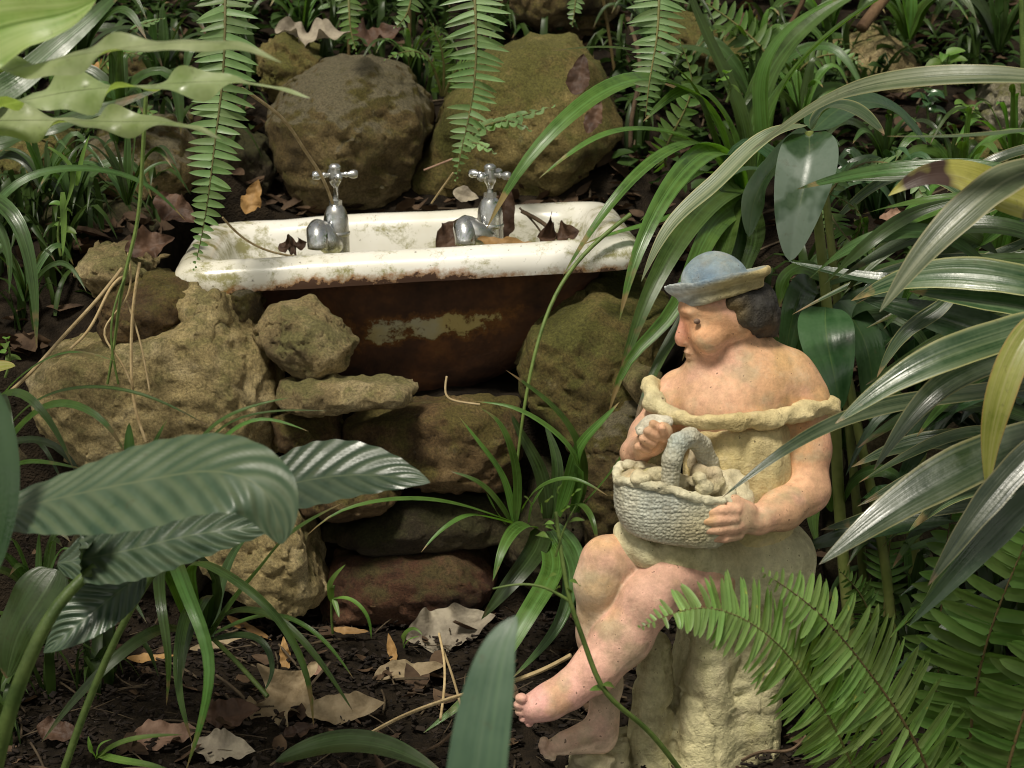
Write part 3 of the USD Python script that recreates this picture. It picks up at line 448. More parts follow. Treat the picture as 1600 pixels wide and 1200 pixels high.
# ------------------------------------------------------------ bathtub, in its own frame: x along the rim, y back, z up from the rim
TUBC = (PY(265, 430, 3.05) + PY(1005, 388, 3.10) + PY(335, 335, 3.5) + PY(980, 312, 3.54)) / 4
_fl, _fr, _bl = PY(265, 417, 3.05), PY(1006, 374, 3.09), PY(320, 350, 3.50)
_ex = norm(_fr - _fl); _ez = norm(np.cross(_ex, _bl - _fl)); _ey = np.cross(_ez, _ex)
TW = np.linalg.norm(_fr - _fl) / 2; TD = ((_bl - _fl) @ _ey) / 2 + .015
TO = _fl + _ex * TW + _ey * TD
def tubw(q): q = np.asarray(q, float); return TO + q[..., :1] * _ex + q[..., 1:2] * _ey + q[..., 2:3] * _ez
tub = thing('bathtub', 'old white enamel bathtub end with rusty underside set among the rocks', 'bathtub', TO - [0, 0, .2])
NA = 144
def ring(a, b, z, n, cx=0, cy=0):
    t = np.linspace(0, 2 * np.pi, NA + 1); c, s = np.cos(t), np.sin(t); e = 2 / n
    r = (np.abs(c) ** n + np.abs(s) ** n) ** (-1 / n)
    return np.stack([cx + a * r * c, cy + b * r * s, np.full_like(t, z)], -1)
def rings(R): return np.concatenate(R), grid_faces(len(R), NA + 1)
t_in = .048; lipz = -.030
R, T = [], []
for (da, z, n, lip) in [(-.000, -.046, 14, 1.0), (.001, -.042, 14, .98), (0.0025, -.036, 14, .92), (.003, -.030, 14, .86), (.002, -.022, 14, .76), (-.002, -.013, 14, .55), (-.009, -.006, 13, .32), (-.018, -.001, 13, .15), (-.028, .001, 12, .0), (-.038, 0, 11, .0), (-.048, -.004, 10, 0), (-.056, -.012, 9, 0), (-.062, -.026, 8, 0), (-.066, -.05, 7, 0), (-.072, -.08, 6, 0), (-.08, -.11, 5, 0), (-.09, -.135, 4.5, 0), (-.11, -.152, 4.2, 0), (-.15, -.160, 4, 0), (-.25, -.163, 3.5, 0), (-.33, -.164, 3, 0)]:
    R.append(ring(TW + da, max(TD + da, .02), z, n)); T.append([lip, np.clip(-(z + .01) / .15, 0, 1), 0])
v, f = rings(R); tint = np.repeat(np.array(T), NA + 1, 0)
lobe = meshkit.fbm(v * 14 + 3, 2, 4) - .5
v = v + np.stack([0 * lobe, 0 * lobe, lobe * .004], -1)
cl = len(v); v = np.vstack([v, [[0, 0, -.164]]]); tint = np.vstack([tint, [[0, 1, 0]]])
f = np.vstack([np.vstack([f[:, [0, 1, 2]], f[:, [0, 2, 3]]]), [[cl - 1 - k - 1, cl - 1 - k, cl] for k in range(NA)]])
tint[:, 1] += .45 * np.exp(-((v[:, 0] + TW - .06) / .07) ** 2) * (v[:, 2] > -.03) + .35 * np.exp(-((v[:, 0] - TW + .05) / .08) ** 2) * (v[:, 2] > -.03)
tint[:, 0] += np.where(tint[:, 0] > .3, .07 * np.sin(v[:, 0] * 11 + 2.2) + .04 * np.sin(v[:, 0] * 29), 0)
obj('enamel_basin', tubw(v), f, 'enamel', tub, smooth=True, tint=np.clip(tint, 0, 1.2), label='white chipped enamel rim and inside with green algae')
R, T = [], []
for (u, n) in [(-.02, 12), (0, 9), (.06, 7), (.16, 5), (.3, 4.2), (.45, 3.6), (.6, 3.2), (.72, 2.9), (.82, 2.7), (.9, 2.5), (.95, 2.4), (.98, 2.3), (.996, 2.2)]:
    z = -.044 - .228 * max(u, 0) + (.012 if u < 0 else 0); k = (1 - max(u, 0) ** 1.8) ** .56
    R.append(ring(.008 + (TW - .062) * (k * .95 + .05), .008 + (TD - .035) * (k * .62 + .38), z, n, cx=.005, cy=.03))
R.insert(0, ring(TW - .004, TD - .004, -.044, 14))
v, f = rings(R); cl = len(v); v = np.vstack([v, [[.005, .03, -.273]]]); tri = np.vstack([f[:, [0, 2, 1]], f[:, [0, 3, 2]]])
tri = np.vstack([tri, [[cl - 1 - k, cl - 1 - k - 1, cl] for k in range(NA)]])
# finer columns for the paint mask
m = trimesh.Trimesh(v, tri, process=False).subdivide().subdivide(); v, tri = np.array(m.vertices), np.array(m.faces)
px_ = v[:, 0]; zz = v[:, 2]
paint = 1.0 * np.exp(-np.abs((px_ - .045) / .125) ** 3 - np.abs((zz + .130 - .06 * (px_ - .045)) / .026) ** 2.4) + .62 * np.exp(-((px_ + .135) / .07) ** 2 - ((zz + .122) / .04) ** 2)
paint = np.where(v[:, 1] < 0, np.minimum(paint, 1.1), 0)
obj('rusted_shell', tubw(v), tri, 'rust', tub, smooth=True, tint=np.stack([paint, 0 * paint, 0 * paint], -1), label='rusty brown outside with flakes of old cream paint')

def tap(label, px_body, px_hub, top_py, nose, Y, spin):
    s = mpp(Y); base = PY(px_body, 395, Y); zt_ = PY(px_body, top_py, Y)[2]; bx, by = base[0], Y
    floor = TO[2] - .163
    t = thing('tap', label, 'tap', (bx, by, floor))
    top = zt_ - floor; o = np.array([bx, by, floor])
    b = lathe([(0, 0), (.030, 0), (.030, .006), (.024, .012), (.0215, .03), (.0212, top - .045), (.0205, top - .03), (.0185, top - .016), (.014, top - .006), (.008, top - .001), (0, top)]); obj('body', b[0] + o, b[1], 'chrome', t)
    hub = PY(px_hub, 272, Y)[2] - floor
    hx_ = trimesh.creation.cylinder(radius=.0105, height=.009, sections=6); obj('gland_nut', hx_.vertices + o + [0, 0, top + .001], hx_.faces, 'chrome', t, smooth=False)
    fl_ = lathe([(.0206, top - .052), (.0226, top - .050), (.0226, top - .046), (.0204, top - .044)]); obj('collar_ring', fl_[0] + o, fl_[1], 'chrome', t)
    sp = lathe([(0, top - .004), (.0075, top - .004), (.0062, top + .004), (.0048, top + .008), (.0046, hub - .022), (.0065, hub - .016)]); obj('spindle', sp[0] + o, sp[1], 'chrome', t)
    hb = lathe([(.006, hub - .018), (.0095, hub - .012), (.0105, hub - .004), (.0085, hub + .006), (.0098, hub + .009), (.0098, hub + .013), (.006, hub + .0165), (0, hub + .017)]); h = obj('handle_hub', hb[0] + o, hb[1], 'chrome', t)
    for k in range(4):
        a = spin + k * np.pi / 2; d = np.array([np.cos(a), np.sin(a), 0])
        prof = lathe([(0, .0), (.0038, .0), (.0034, .014), (.0048, .017), (.0048, .019), (.0036, .021), (.0066, .026), (.0072, .031), (.0060, .036), (0, .0375)], 14)
        q = prof[0]; ax, ay = np.array([-d[1], d[0], 0]), np.array([0, 0, 1.])
        vv = o + [0, 0, hub - .001] + q[:, :1] * ax + q[:, 1:2] * ay + q[:, 2:] * d
        obj('handle_arm', vv, prof[1], 'chrome', t)
    nz = PY(nose[0], nose[1], Y - .045)
    p0 = np.array([bx, by - .005, floor + top - .070]); mid = (p0 + nz) / 2 + [0, -.012, .004]
    s_ = tube([p0 - (mid - p0) * .1, p0, mid, nz + [0, .012, .006], nz + [0, -.004, -.004], nz + [0, -.008, -.020]], [.014, .017, .0185, .0195, .018, .0165], 20, 30)
    obj('spout', s_[0], s_[1], 'chrome', t)
    return t
tap('chrome cross-head bath tap on the left, brown grass stem across it', 526, 521, 318, (497, 368), 3.27, .25)
tap('chrome cross-head bath tap on the right, half behind a long green leaf', 766, 757, 306, (727, 362), 3.29, -.45)

# ------------------------------------------------------------ the painted cement figure
FY = 2.62
fs = FY * 1.015 / FPX
def S(px, py, dy=0.): return PY(px, py, FY + dy)
class Blend:
    """Smooth union of tapering capsules and ellipsoids."""
    def __init__(self): self.q = []
    def c(self, a, b, ra, rb, k=14): self.q.append((lambda P, a=S(*a), b=S(*b), x=ra * fs, y=rb * fs: seg(P, a, b, x, y), k * fs)); self.box(a, b, max(ra, rb)); return self
    def e(self, a, r, k=14): self.q.append((lambda P, a=S(*a), r=np.array([r[0], r[2], r[1]]) * fs: ell(P, a, r), k * fs)); self.box(a, a, max(r)); return self
    def chain(self, pts, k=14):
        for a, b in zip(pts[:-1], pts[1:]): self.c(a[0], b[0], a[1], b[1], k)
        return self
    def box(self, a, b, r):
        pts = np.array([S(*a), S(*b)]); lo, hi = pts.min(0) - r * fs - .012, pts.max(0) + r * fs + .012
        self.lo, self.hi = (np.minimum(self.lo, lo), np.maximum(self.hi, hi)) if hasattr(self, 'lo') else (lo, hi)
    def __call__(self, P):
        d = self.q[0][0](P)
        for g, k in self.q[1:]: d = smin(d, g(P), k)
        return d
def tints(v, base, blobs):
    col = np.tile(np.array(base, float), (len(v), 1))
    for c, r, rgb, a in blobs:
        w = a * np.exp(-(((v - S(*c)) / (r * fs)) ** 2).sum(1)); col = col * (1 - w[:, None]) + np.array(rgb) * w[:, None]
    return col
fig = thing('statue', 'painted cement statue of a barefoot girl in a blue hat holding a basket', 'statue', (*S(1100, 1195, .02)[:2], 0))
SKIN = (.62, .36, .215)
B = Blend()
# head: skull, face, jaw, nose, brow, lips, chin, neck
B.e((1138, 482, .0), (60, 62, 58), 8).c((1098, 478, -.014), (1106, 542, -.014), 37, 34, 20).c((1100, 560, -.014), (1150, 538, .0), 21, 36, 12)
B.e((1079, 483, -.014), (19, 10, 32), 8).c((1071, 495, -.016), (1063, 528, -.018), 7, 9, 6).e((1066, 534, -.015), (11, 8, 12), 4).e((1106, 530, -.042), (24, 20, 16), 12)
B.e((1077, 549, -.018), (9, 4.6, 15), 3).e((1080, 557, -.018), (9, 4.8, 13), 3).e((1092, 572, -.016), (16, 11, 19), 8)
B.c((1156, 540, .014), (1162, 590, .010), 44, 58, 8)
# shoulders, chest, trunk
B.chain([((1062, 612, .01), 36), ((1112, 610, .0), 48), ((1172, 594, .004), 64), ((1225, 600, .005), 50), ((1252, 628, .0), 44)], 30)
B.e((1125, 636, -.018), (70, 50, 62), 26).c((1150, 650, .0), (1155, 800, .0), 84, 78, 30)
# near arm bent across the lap to the basket
B.chain([((1252, 632, .0), 42), ((1260, 700, -.015), 37), ((1258, 766, -.035), 37), ((1222, 796, -.085), 31), ((1186, 812, -.122), 23)], 16)
B.c((1184, 812, -.122), (1156, 812, -.134), 22, 22, 10).e((1160, 800, -.138), (22, 16, 14), 8)
# far arm, bent, fist up under the white cuff
B.chain([((1046, 632, .0), 34), ((1014, 680, -.02), 30), ((992, 708, -.045), 21), ((1018, 690, -.085), 20), ((1035, 676, -.10), 17)], 12)
# legs, crossed at the shin
# fingers of the near hand closing round the basket, and its thumb
for (a, b, c_) in [((1150, 797, -.148), (1128, 796, -.156), (1110, 800, -.158)), ((1148, 810, -.150), (1122, 812, -.159), (1103, 815, -.160)), ((1150, 823, -.148), (1124, 827, -.157), (1106, 829, -.158)), ((1154, 835, -.142), (1132, 840, -.150), (1116, 841, -.151))]:
    B.c(a, b, 9.5, 8.5, 2.5).c(b, c_, 8.5, 6.8, 2.5)
B.c((1170, 794, -.136), (1148, 782, -.142), 10, 8.5, 6).c((1148, 782, -.142), (1130, 784, -.146), 8.5, 7, 3)
for (a, b) in [((1034, 672, -.112), (1020, 662, -.118)), ((1028, 682, -.114), (1012, 674, -.120)), ((1020, 692, -.112), (1004, 686, -.118)), ((1012, 702, -.108), (997, 698, -.113))]:
    B.c(a, b, 8.5, 7, 3)
B.c((1040, 686, -.112), (1034, 668, -.124), 8, 6.5, 3)
NL, FL = Blend(), Blend()
NL.chain([((1170, 880, .0), 78), ((1090, 895, -.07), 62), ((1040, 905, -.115), 43), ((1010, 938, -.126), 42), ((972, 996, -.128), 44), ((932, 1044, -.139), 36), ((890, 1078, -.150), 28), ((858, 1096, -.162), 26), ((836, 1105, -.168), 24)], 16)
FL.chain([((1110, 880, .0), 70), ((1010, 872, -.07), 52), ((948, 878, -.105), 38), ((936, 910, -.108), 37), ((938, 990, -.088), 36), ((945, 1070, -.085), 26), ((944, 1115, -.085), 23)], 16)
FL.c((944, 1112, -.085), (940, 1150, -.085), 22, 25, 10).c((938, 1140, -.092), (884, 1158, -.115), 26, 17, 14).c((938, 1158, -.088), (880, 1166, -.112), 20, 13, 10)
# toes
for i, an in enumerate((148, 172, 196, 220, 245)):
    x, y = 838 + 27 * math.cos(math.radians(an)), 1105 - 27 * math.sin(math.radians(an)); NL.e((x, y, -.176 + .002 * i), (9.5 - .6 * i, 7.2 - .3 * i, 10), 1.2)
FL.c((884, 1159, -.116), (866, 1166, -.120), 15, 14, 8)
for i, an in enumerate((150, 176, 204, 232, 262)):
    x, y = 866 + 18 * math.cos(math.radians(an)), 1166 - 18 * math.sin(math.radians(an)); FL.e((x, y, -.126 - .001 * i), (7.5 - .5 * i, 6.2 - .3 * i, 9), 1.2)
B.lo, B.hi = np.min([B.lo, NL.lo, FL.lo], 0), np.max([B.hi, NL.hi, FL.hi], 0)
def body(P):
    d = smin(smin(FL(P), NL(P), 3 * fs), B(P), 10 * fs)
    for c_, r in (((1088, 500, -.050), 8.5), ((1068, 500, -.035), 6)): d = smax(d, -(np.linalg.norm(P - S(*c_), axis=1) - r * fs), 6 * fs)
    return d + (meshkit.fbm(P * 34, 2, 2) - .5) * .0022
v, f = sdf_mesh(body, B.lo, B.hi, .0027)
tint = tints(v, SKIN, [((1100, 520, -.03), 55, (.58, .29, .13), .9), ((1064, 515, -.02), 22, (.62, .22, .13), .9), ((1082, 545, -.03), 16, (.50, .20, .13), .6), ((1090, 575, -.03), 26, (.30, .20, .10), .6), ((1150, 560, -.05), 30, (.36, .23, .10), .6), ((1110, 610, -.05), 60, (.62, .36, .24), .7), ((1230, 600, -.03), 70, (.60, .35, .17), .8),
    ((1285, 690, 0), 60, (.58, .26, .20), .8), ((1235, 690, -.04), 40, (.62, .36, .13), .6), ((1150, 815, -.14), 60, (.62, .36, .25), .8), ((1040, 900, -.12), 70, (.56, .29, .23), .9), ((960, 1010, -.13), 80, (.58, .31, .25), .85), ((860, 1100, -.16), 60, (.62, .32, .28), .9), ((930, 930, -.10), 70, (.52, .38, .24), .8), ((925, 1140, -.1), 60, (.50, .34, .22), .8), ((1000, 700, -.08), 50, (.60, .33, .22), .8)])
wl = np.clip((S(1000, 835)[2] + .02 - v[:, 2]) / .05, 0, 1); wl = (wl * wl * (3 - 2 * wl))[:, None]; wf = np.clip(.5 + (NL(v) - FL(v)) / (8 * fs), 0, 1)[:, None]
tint = tint * (1 - wl) + wl * (wf * tints(v, (.64, .49, .34), [((940, 855, -.13), 40, (.66, .42, .32), .8), ((930, 1140, -.1), 60, (.62, .42, .31), .8)]) + (1 - wf) * tints(v, (.67, .385, .29), [((1060, 890, -.15), 50, (.64, .38, .30), .8), ((990, 1020, -.16), 40, (.62, .44, .31), .6), ((850, 1105, -.17), 60, (.68, .36, .32), .9)]))
n1_, n2_, n3_ = (meshkit.fbm(v * s_, 4, q_) for s_, q_ in ((17, 41), (21, 42), (30, 43)))
for n_, col_, lo_, am_ in ((n1_, (.54, .33, .13), .54, .5), (n2_, (.66, .36, .29), .54, .42), (n3_, (.36, .29, .17), .58, .6)):
    w_ = (np.clip((n_ - lo_) / .14, 0, 1) * am_)[:, None]; tint = tint * (1 - w_) + np.array(col_) * w_
tint *= (0.90 + .2 * meshkit.fbm(v * 30, 3, 7))[:, None]
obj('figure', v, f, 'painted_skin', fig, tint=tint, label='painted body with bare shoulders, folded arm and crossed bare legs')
for c_, r in (((1089, 502, -.0475), (5.2, 4.6, 4)),):
    m = trimesh.creation.icosphere(3); vv = S(*c_) + m.vertices[:, [0, 2, 1]] * (np.array([r[0], r[2], r[1]]) * fs)
    obj('eye' if r[1] > 4 else 'eyebrow', vv, m.faces, 'painted_plaster', fig, tint=np.tile([.17, .10, .07] if r[1] > 4 else [.30, .17, .09], (len(vv), 1)))
# dress: bodice, frilled collar, skirt
D = Blend().c((1152, 680, -.008), (1160, 800, -.01), 90, 84, 20).e((1115, 735, -.05), (46, 62, 34), 26).e((1192, 735, -.05), (36, 60, 34), 26)
def dress(P):
    w = meshkit.fbm(P * np.array([38, 38, 14]), 3, 5) - .5
    return smax(D(P) + w * .012, P[:, 2] - S(1100, 648)[2], .006)
v, f = sdf_mesh(dress, D.lo, D.hi, .0032)
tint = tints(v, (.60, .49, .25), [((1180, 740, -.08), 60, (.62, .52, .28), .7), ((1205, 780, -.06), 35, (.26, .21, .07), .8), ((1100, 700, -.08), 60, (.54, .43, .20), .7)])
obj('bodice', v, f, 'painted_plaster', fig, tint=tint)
C = Blend().chain([((1016, 602, -.005), 12), ((1022, 630, -.035), 13), ((1052, 652, -.068), 10), ((1105, 662, -.092), 11), ((1155, 662, -.090), 12), ((1207, 655, -.072), 13), ((1258, 642, -.045), 16), ((1292, 634, -.008), 15), ((1285, 628, .04), 14), ((1225, 615, .085), 11), ((1140, 610, .09), 11), ((1060, 612, .06), 11), ((1016, 602, -.005), 12)], 8)
C.e((1296, 634, -.01), (15, 17, 20), 8).e((1018, 604, -.01), (11, 16, 14), 8)
def collar(P):
    return C(P) + (meshkit.fbm(P * np.array([46, 46, 60]), 3, 11) - .5) * .016
v, f = sdf_mesh(collar, C.lo - .01, C.hi + .01, .003)
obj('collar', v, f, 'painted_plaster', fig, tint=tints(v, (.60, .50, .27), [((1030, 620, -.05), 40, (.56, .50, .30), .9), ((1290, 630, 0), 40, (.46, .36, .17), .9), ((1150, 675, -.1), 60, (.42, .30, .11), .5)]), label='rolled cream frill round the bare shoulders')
K = Blend().e((1172, 868, .0), (106, 66, 100), 20).c((1170, 880, -.02), (1050, 870, -.105), 70, 44, 24).c((1120, 860, -.03), (985, 858, -.095), 55, 33, 20).c((1215, 880, .02), (1205, 960, .03), 62, 66, 30).c((1120, 893, -.07), (1150, 905, -.06), 42, 40, 20)
K.chain([((976, 828, -.085), 8), ((990, 840, -.110), 9), ((1003, 858, -.124), 9), ((1012, 872, -.126), 8)], 24)
def skirt(P):
    w = meshkit.fbm(P * np.array([26, 26, 12]), 3, 21) - .5
    d = K(P) + w * .015
    # the hem: cut away over the knees
    n1 = norm(S(1000, 864, -.12) - S(950, 880, -.12)); d = smax(d, -((P - S(973, 858, -.12)) @ n1) - 10 * fs, .006)
    return d
v, f = sdf_mesh(skirt, K.lo, K.hi, .0034)
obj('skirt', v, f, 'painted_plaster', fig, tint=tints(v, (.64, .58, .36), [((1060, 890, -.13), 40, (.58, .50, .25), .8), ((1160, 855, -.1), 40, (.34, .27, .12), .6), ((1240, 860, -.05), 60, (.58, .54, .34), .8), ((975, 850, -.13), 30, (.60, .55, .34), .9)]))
# white cuff on the far arm
U = Blend().e((1022, 664, -.085), (24, 15, 24), 6).e((1004, 670, -.085), (13, 9, 18), 6).e((1040, 658, -.08), (12, 9, 18), 6)
v, f = sdf_mesh(lambda P: U(P) + (meshkit.fbm(P * 90, 3, 2) - .5) * .006, U.lo, U.hi, .0025)
obj('cuff', v, f, 'painted_plaster', fig, tint=np.tile([.66, .62, .50], (len(v), 1)), label='rough white cuff')
# hair and hat
H = Blend().e((1170, 480, .004), (45, 46, 58), 10).e((1192, 494, .0), (25, 30, 44), 10).e((1205, 510, .0), (12, 14, 26), 6).e((1152, 468, -.030), (24, 20, 28), 8).e((1158, 488, -.040), (10, 22, 12), 6).e((1180, 490, -.03), (26, 30, 24), 8)
v, f = sdf_mesh(lambda P: H(P) + (meshkit.fbm(P * np.array([70, 70, 34]), 3, 4) - .5) * .014, H.lo - .005, H.hi + .005, .0026)
obj('hair', v, f, 'dark_plaster', fig, tint=tints(v, (.028, .026, .024), [((1146, 488, -.06), 22, (.17, .12, .045), .9), ((1200, 512, -.03), 20, (.09, .06, .035), .7)]), label='short dark hair below the hat')
up = norm(np.array([-.27, .17, .94])); hx = norm(np.cross(np.cross(up, [1., .12, 0]), up)); hy = np.cross(up, hx); HC = S(1124, 446, -.004)
def hat(P):
    q = P - HC; a, b, c_ = q @ hx, q @ hy, q @ up
    rho = np.sqrt(a * a + (b * 1.08) ** 2) / fs; R0 = 84
    roll = 15 * (np.clip(rho / R0, 0, 1.3)) ** 4 * (1 + .5 * np.clip(-a / (80 * fs), -1, 1))
    z = c_ / fs - roll + 3
    brim = smax(np.abs(z) - 6.5, rho - R0, 8)
    g = np.stack([(a / fs + 4) / 55, b / (53 * fs), (c_ / fs + 2 + .10 * a / fs) / 57], -1); kk = np.linalg.norm(g, axis=1)
    crown = (kk - 1) * 48
    crown = smax(crown, -(c_ / fs) - 6, 4)
    band = smax(np.abs(c_ / fs + 10) - 10, rho - 68, 6)
    d = smin(smin(brim, crown, 9), band, 7) * fs * .75
    return d + (meshkit.fbm(P * 30, 3, 6) - .5) * .004
v, f = sdf_mesh(hat, HC - .095, HC + .085, .0026)
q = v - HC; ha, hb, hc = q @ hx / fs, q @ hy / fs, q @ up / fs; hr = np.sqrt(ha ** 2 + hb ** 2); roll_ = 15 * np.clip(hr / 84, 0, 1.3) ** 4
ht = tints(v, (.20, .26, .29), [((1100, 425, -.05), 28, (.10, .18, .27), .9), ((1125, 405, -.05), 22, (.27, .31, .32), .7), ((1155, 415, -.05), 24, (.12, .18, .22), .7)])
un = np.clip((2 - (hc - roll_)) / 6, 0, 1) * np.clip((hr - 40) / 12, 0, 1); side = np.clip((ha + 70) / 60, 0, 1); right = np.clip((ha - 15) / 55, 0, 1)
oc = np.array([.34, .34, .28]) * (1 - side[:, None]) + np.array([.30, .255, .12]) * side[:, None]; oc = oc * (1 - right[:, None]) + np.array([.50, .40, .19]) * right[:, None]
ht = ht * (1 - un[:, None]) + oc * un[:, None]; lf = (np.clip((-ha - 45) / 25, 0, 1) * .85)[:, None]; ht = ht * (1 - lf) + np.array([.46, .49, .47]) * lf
ht *= (.8 + .4 * meshkit.fbm(v * 60, 3, 3))[:, None]
obj('hat', v, f, 'hat_plaster', fig, tint=ht, label='faded blue rolled-brim hat')
# basket: woven bowl, plaited rim, handle, lumpy filling, cloth
def basket(P):
    c_ = S(1052, 800, -.118); q = (P - c_) / fs; a, b, z = q[:, 0], q[:, 1], q[:, 2]
    z2 = z + .17 * a
    taper = 1.02 - .24 * np.clip(-(z2 - 6) / 50, 0, 1) ** 2
    d = (np.abs(a / (90 * taper)) ** 2.8 + np.abs(b / (56 * taper)) ** 2.8 + 1e-9) ** (1 / 2.8) - 1
    d = smax(d * 52, np.abs(z2 - 3) - 46, 14)
    d = smax(d, -(np.maximum(np.sqrt((a / 80) ** 4 + (b / 44) ** 4 + 1e-9) ** .5 - 1, -z2 + 20) * 44), 4)
    weave = np.sin(z2 * 2 * np.pi / 8) * np.sin(np.arctan2(b, a) * 34 + np.pi * np.floor(z2 / 8))
    return (d - .16 * weave - 1.2 * (meshkit.noise(P * 420) - .5)) * fs * .7
bc = S(1052, 800, -.118)
v, f = sdf_mesh(basket, bc - [.105, .06, .06], bc + [.105, .06, .06], .0021)
bk = obj('basket', v, f, 'woven_plaster', fig, tint=tints(v, (.58, .56, .42), [((1040, 790, -.17), 46, (.48, .52, .48), .9), ((980, 790, -.13), 40, (.58, .58, .50), .7), ((1090, 830, -.16), 40, (.46, .39, .22), .8)]), label='woven basket on the lap')
tt = np.linspace(0, 2 * np.pi, 25); r_ = (np.abs(np.cos(tt)) ** 2.8 + np.abs(np.sin(tt)) ** 2.8) ** (-1 / 2.8)
rp_ = bc + np.stack([88 * r_ * np.cos(tt), 54 * r_ * np.sin(tt), 46 - .17 * 91 * r_ * np.cos(tt) + 5 * np.sin(3 * tt + 1)], 1) * fs
def rim(P):
    d = np.full(len(P), 1e9)
    for p, q in zip(rp_[:-1], rp_[1:]): d = smin(d, seg(P, p, q, 7 * fs, 7 * fs), .003)
    return d + (meshkit.fbm(P * 130, 3, 12) - .5) * .009
v, f = sdf_mesh(rim, rp_.min(0) - .016, rp_.max(0) + .016, .0022)
obj('plaited_rim', v, f, 'painted_plaster', fig, tint=tints(v, (.58, .54, .38), [((1000, 745, -.17), 24, (.56, .53, .36), .8)]), label='rough cream edge of the basket')
A = Blend().chain([((1046, 762, -.15), 14), ((1050, 718, -.150), 15), ((1060, 692, -.14), 15), ((1078, 683, -.122), 15), ((1096, 696, -.10), 15), ((1108, 724, -.085), 15), ((1114, 760, -.08), 13)], 5)
v, f = sdf_mesh(lambda P: A(P) - .0007 * np.sin(P[:, 2] * 820 + P[:, 0] * 500) * np.sin(P[:, 0] * 600 - P[:, 2] * 300), A.lo, A.hi, .0022)
obj('basket_handle', v, f, 'woven_plaster', fig, tint=tints(v, (.46, .44, .34), [((1060, 690, -.15), 26, (.36, .40, .38), .9)]))
L = Blend(); rr = rs(5)
for k in range(40): L.e((rr.uniform(980, 1118), rr.uniform(738, 764), rr.uniform(-.155, -.085)), (rr.uniform(10, 18), rr.uniform(8, 14), rr.uniform(10, 16)), 4)
v, f = sdf_mesh(lambda P: L(P) + (meshkit.fbm(P * 110, 2, 2) - .5) * .005, L.lo, L.hi, .0026)
obj('basket_filling', v, f, 'stained_plaster', fig, tint=tints(v, (.56, .50, .32), [((995, 745, -.13), 18, (.56, .34, .18), .8), ((1010, 742, -.13), 14, (.35, .38, .10), .8), ((1100, 745, -.12), 30, (.46, .34, .22), .8)]))
Q_ = Blend().c((1112, 752, -.10), (1160, 782, -.105), 22, 20, 14).e((1140, 760, -.085), (30, 28, 20), 12).e((1092, 718, -.075), (18, 30, 12), 8)
v, f = sdf_mesh(lambda P: Q_(P) + (meshkit.fbm(P * 80, 3, 2) - .5) * .008, Q_.lo, Q_.hi, .0028)
obj('lace_cloth', v, f, 'painted_plaster', fig, tint=tints(v, (.60, .53, .36), [((1090, 722, -.09), 22, (.38, .30, .19), .9)]), label='lace cloth hanging from the basket')
# pedestal: draped stump with creases
Gd = Blend().c((1150, 955, .035), (1094, 1300, .03), 96, 118, 20).c((1024, 1010, -.035), (1004, 1290, -.04), 34, 50, 30).c((1190, 1010, -.02), (1172, 1300, -.02), 40, 48, 34).c((1110, 1000, -.05), (1096, 1300, -.05), 40, 60, 34)
def ped(P):
    d = Gd(P); q = P * np.array([13, 13, 8.])
    f1 = np.abs(meshkit.fbm(q + 4, 3, 31) - .5); f2 = np.abs(meshkit.fbm(P * np.array([9, 9, 30.]) + 2.2 * meshkit.fbm(P * 6, 2, 3)[:, None], 2, 33) - .5)
    d = d + .008 - .030 * np.minimum(f1, .12) / .12 * .05 - .014 * np.minimum(f2, .15) / .15 * .16 + (meshkit.fbm(P * 30, 3, 2) - .5) * .004 + .0035 * np.exp(-(f1 / .018) ** 2) + .0016 * np.exp(-((meshkit.fbm(P * np.array([26, 26, 55.]) + 3, 3, 37) - .5) / .02) ** 2)
    return smax(d, -(P[:, 2] + .09), .01)
v, f = sdf_mesh(ped, Gd.lo - .02, Gd.hi + .02, .0036)
obj('pedestal', v, f, 'stained_plaster', fig, tint=tints(v, (.56, .51, .30), [((1080, 960, -.1), 60, (.46, .46, .30), .8), ((1080, 1180, -.1), 80, (.60, .54, .30), .7)]), label='yellowish cement seat moulded like draped cloth')
v, f = stone_mesh([(888, 1190), (915, 1182), (985, 1188), (990, 1290), (885, 1290)], 2.50, .12, r=.015, lump=.008, seed=4)
obj('foot_rest', v, f, 'stained_plaster', fig, tint=np.tile([.44, .39, .24], (len(v), 1)))
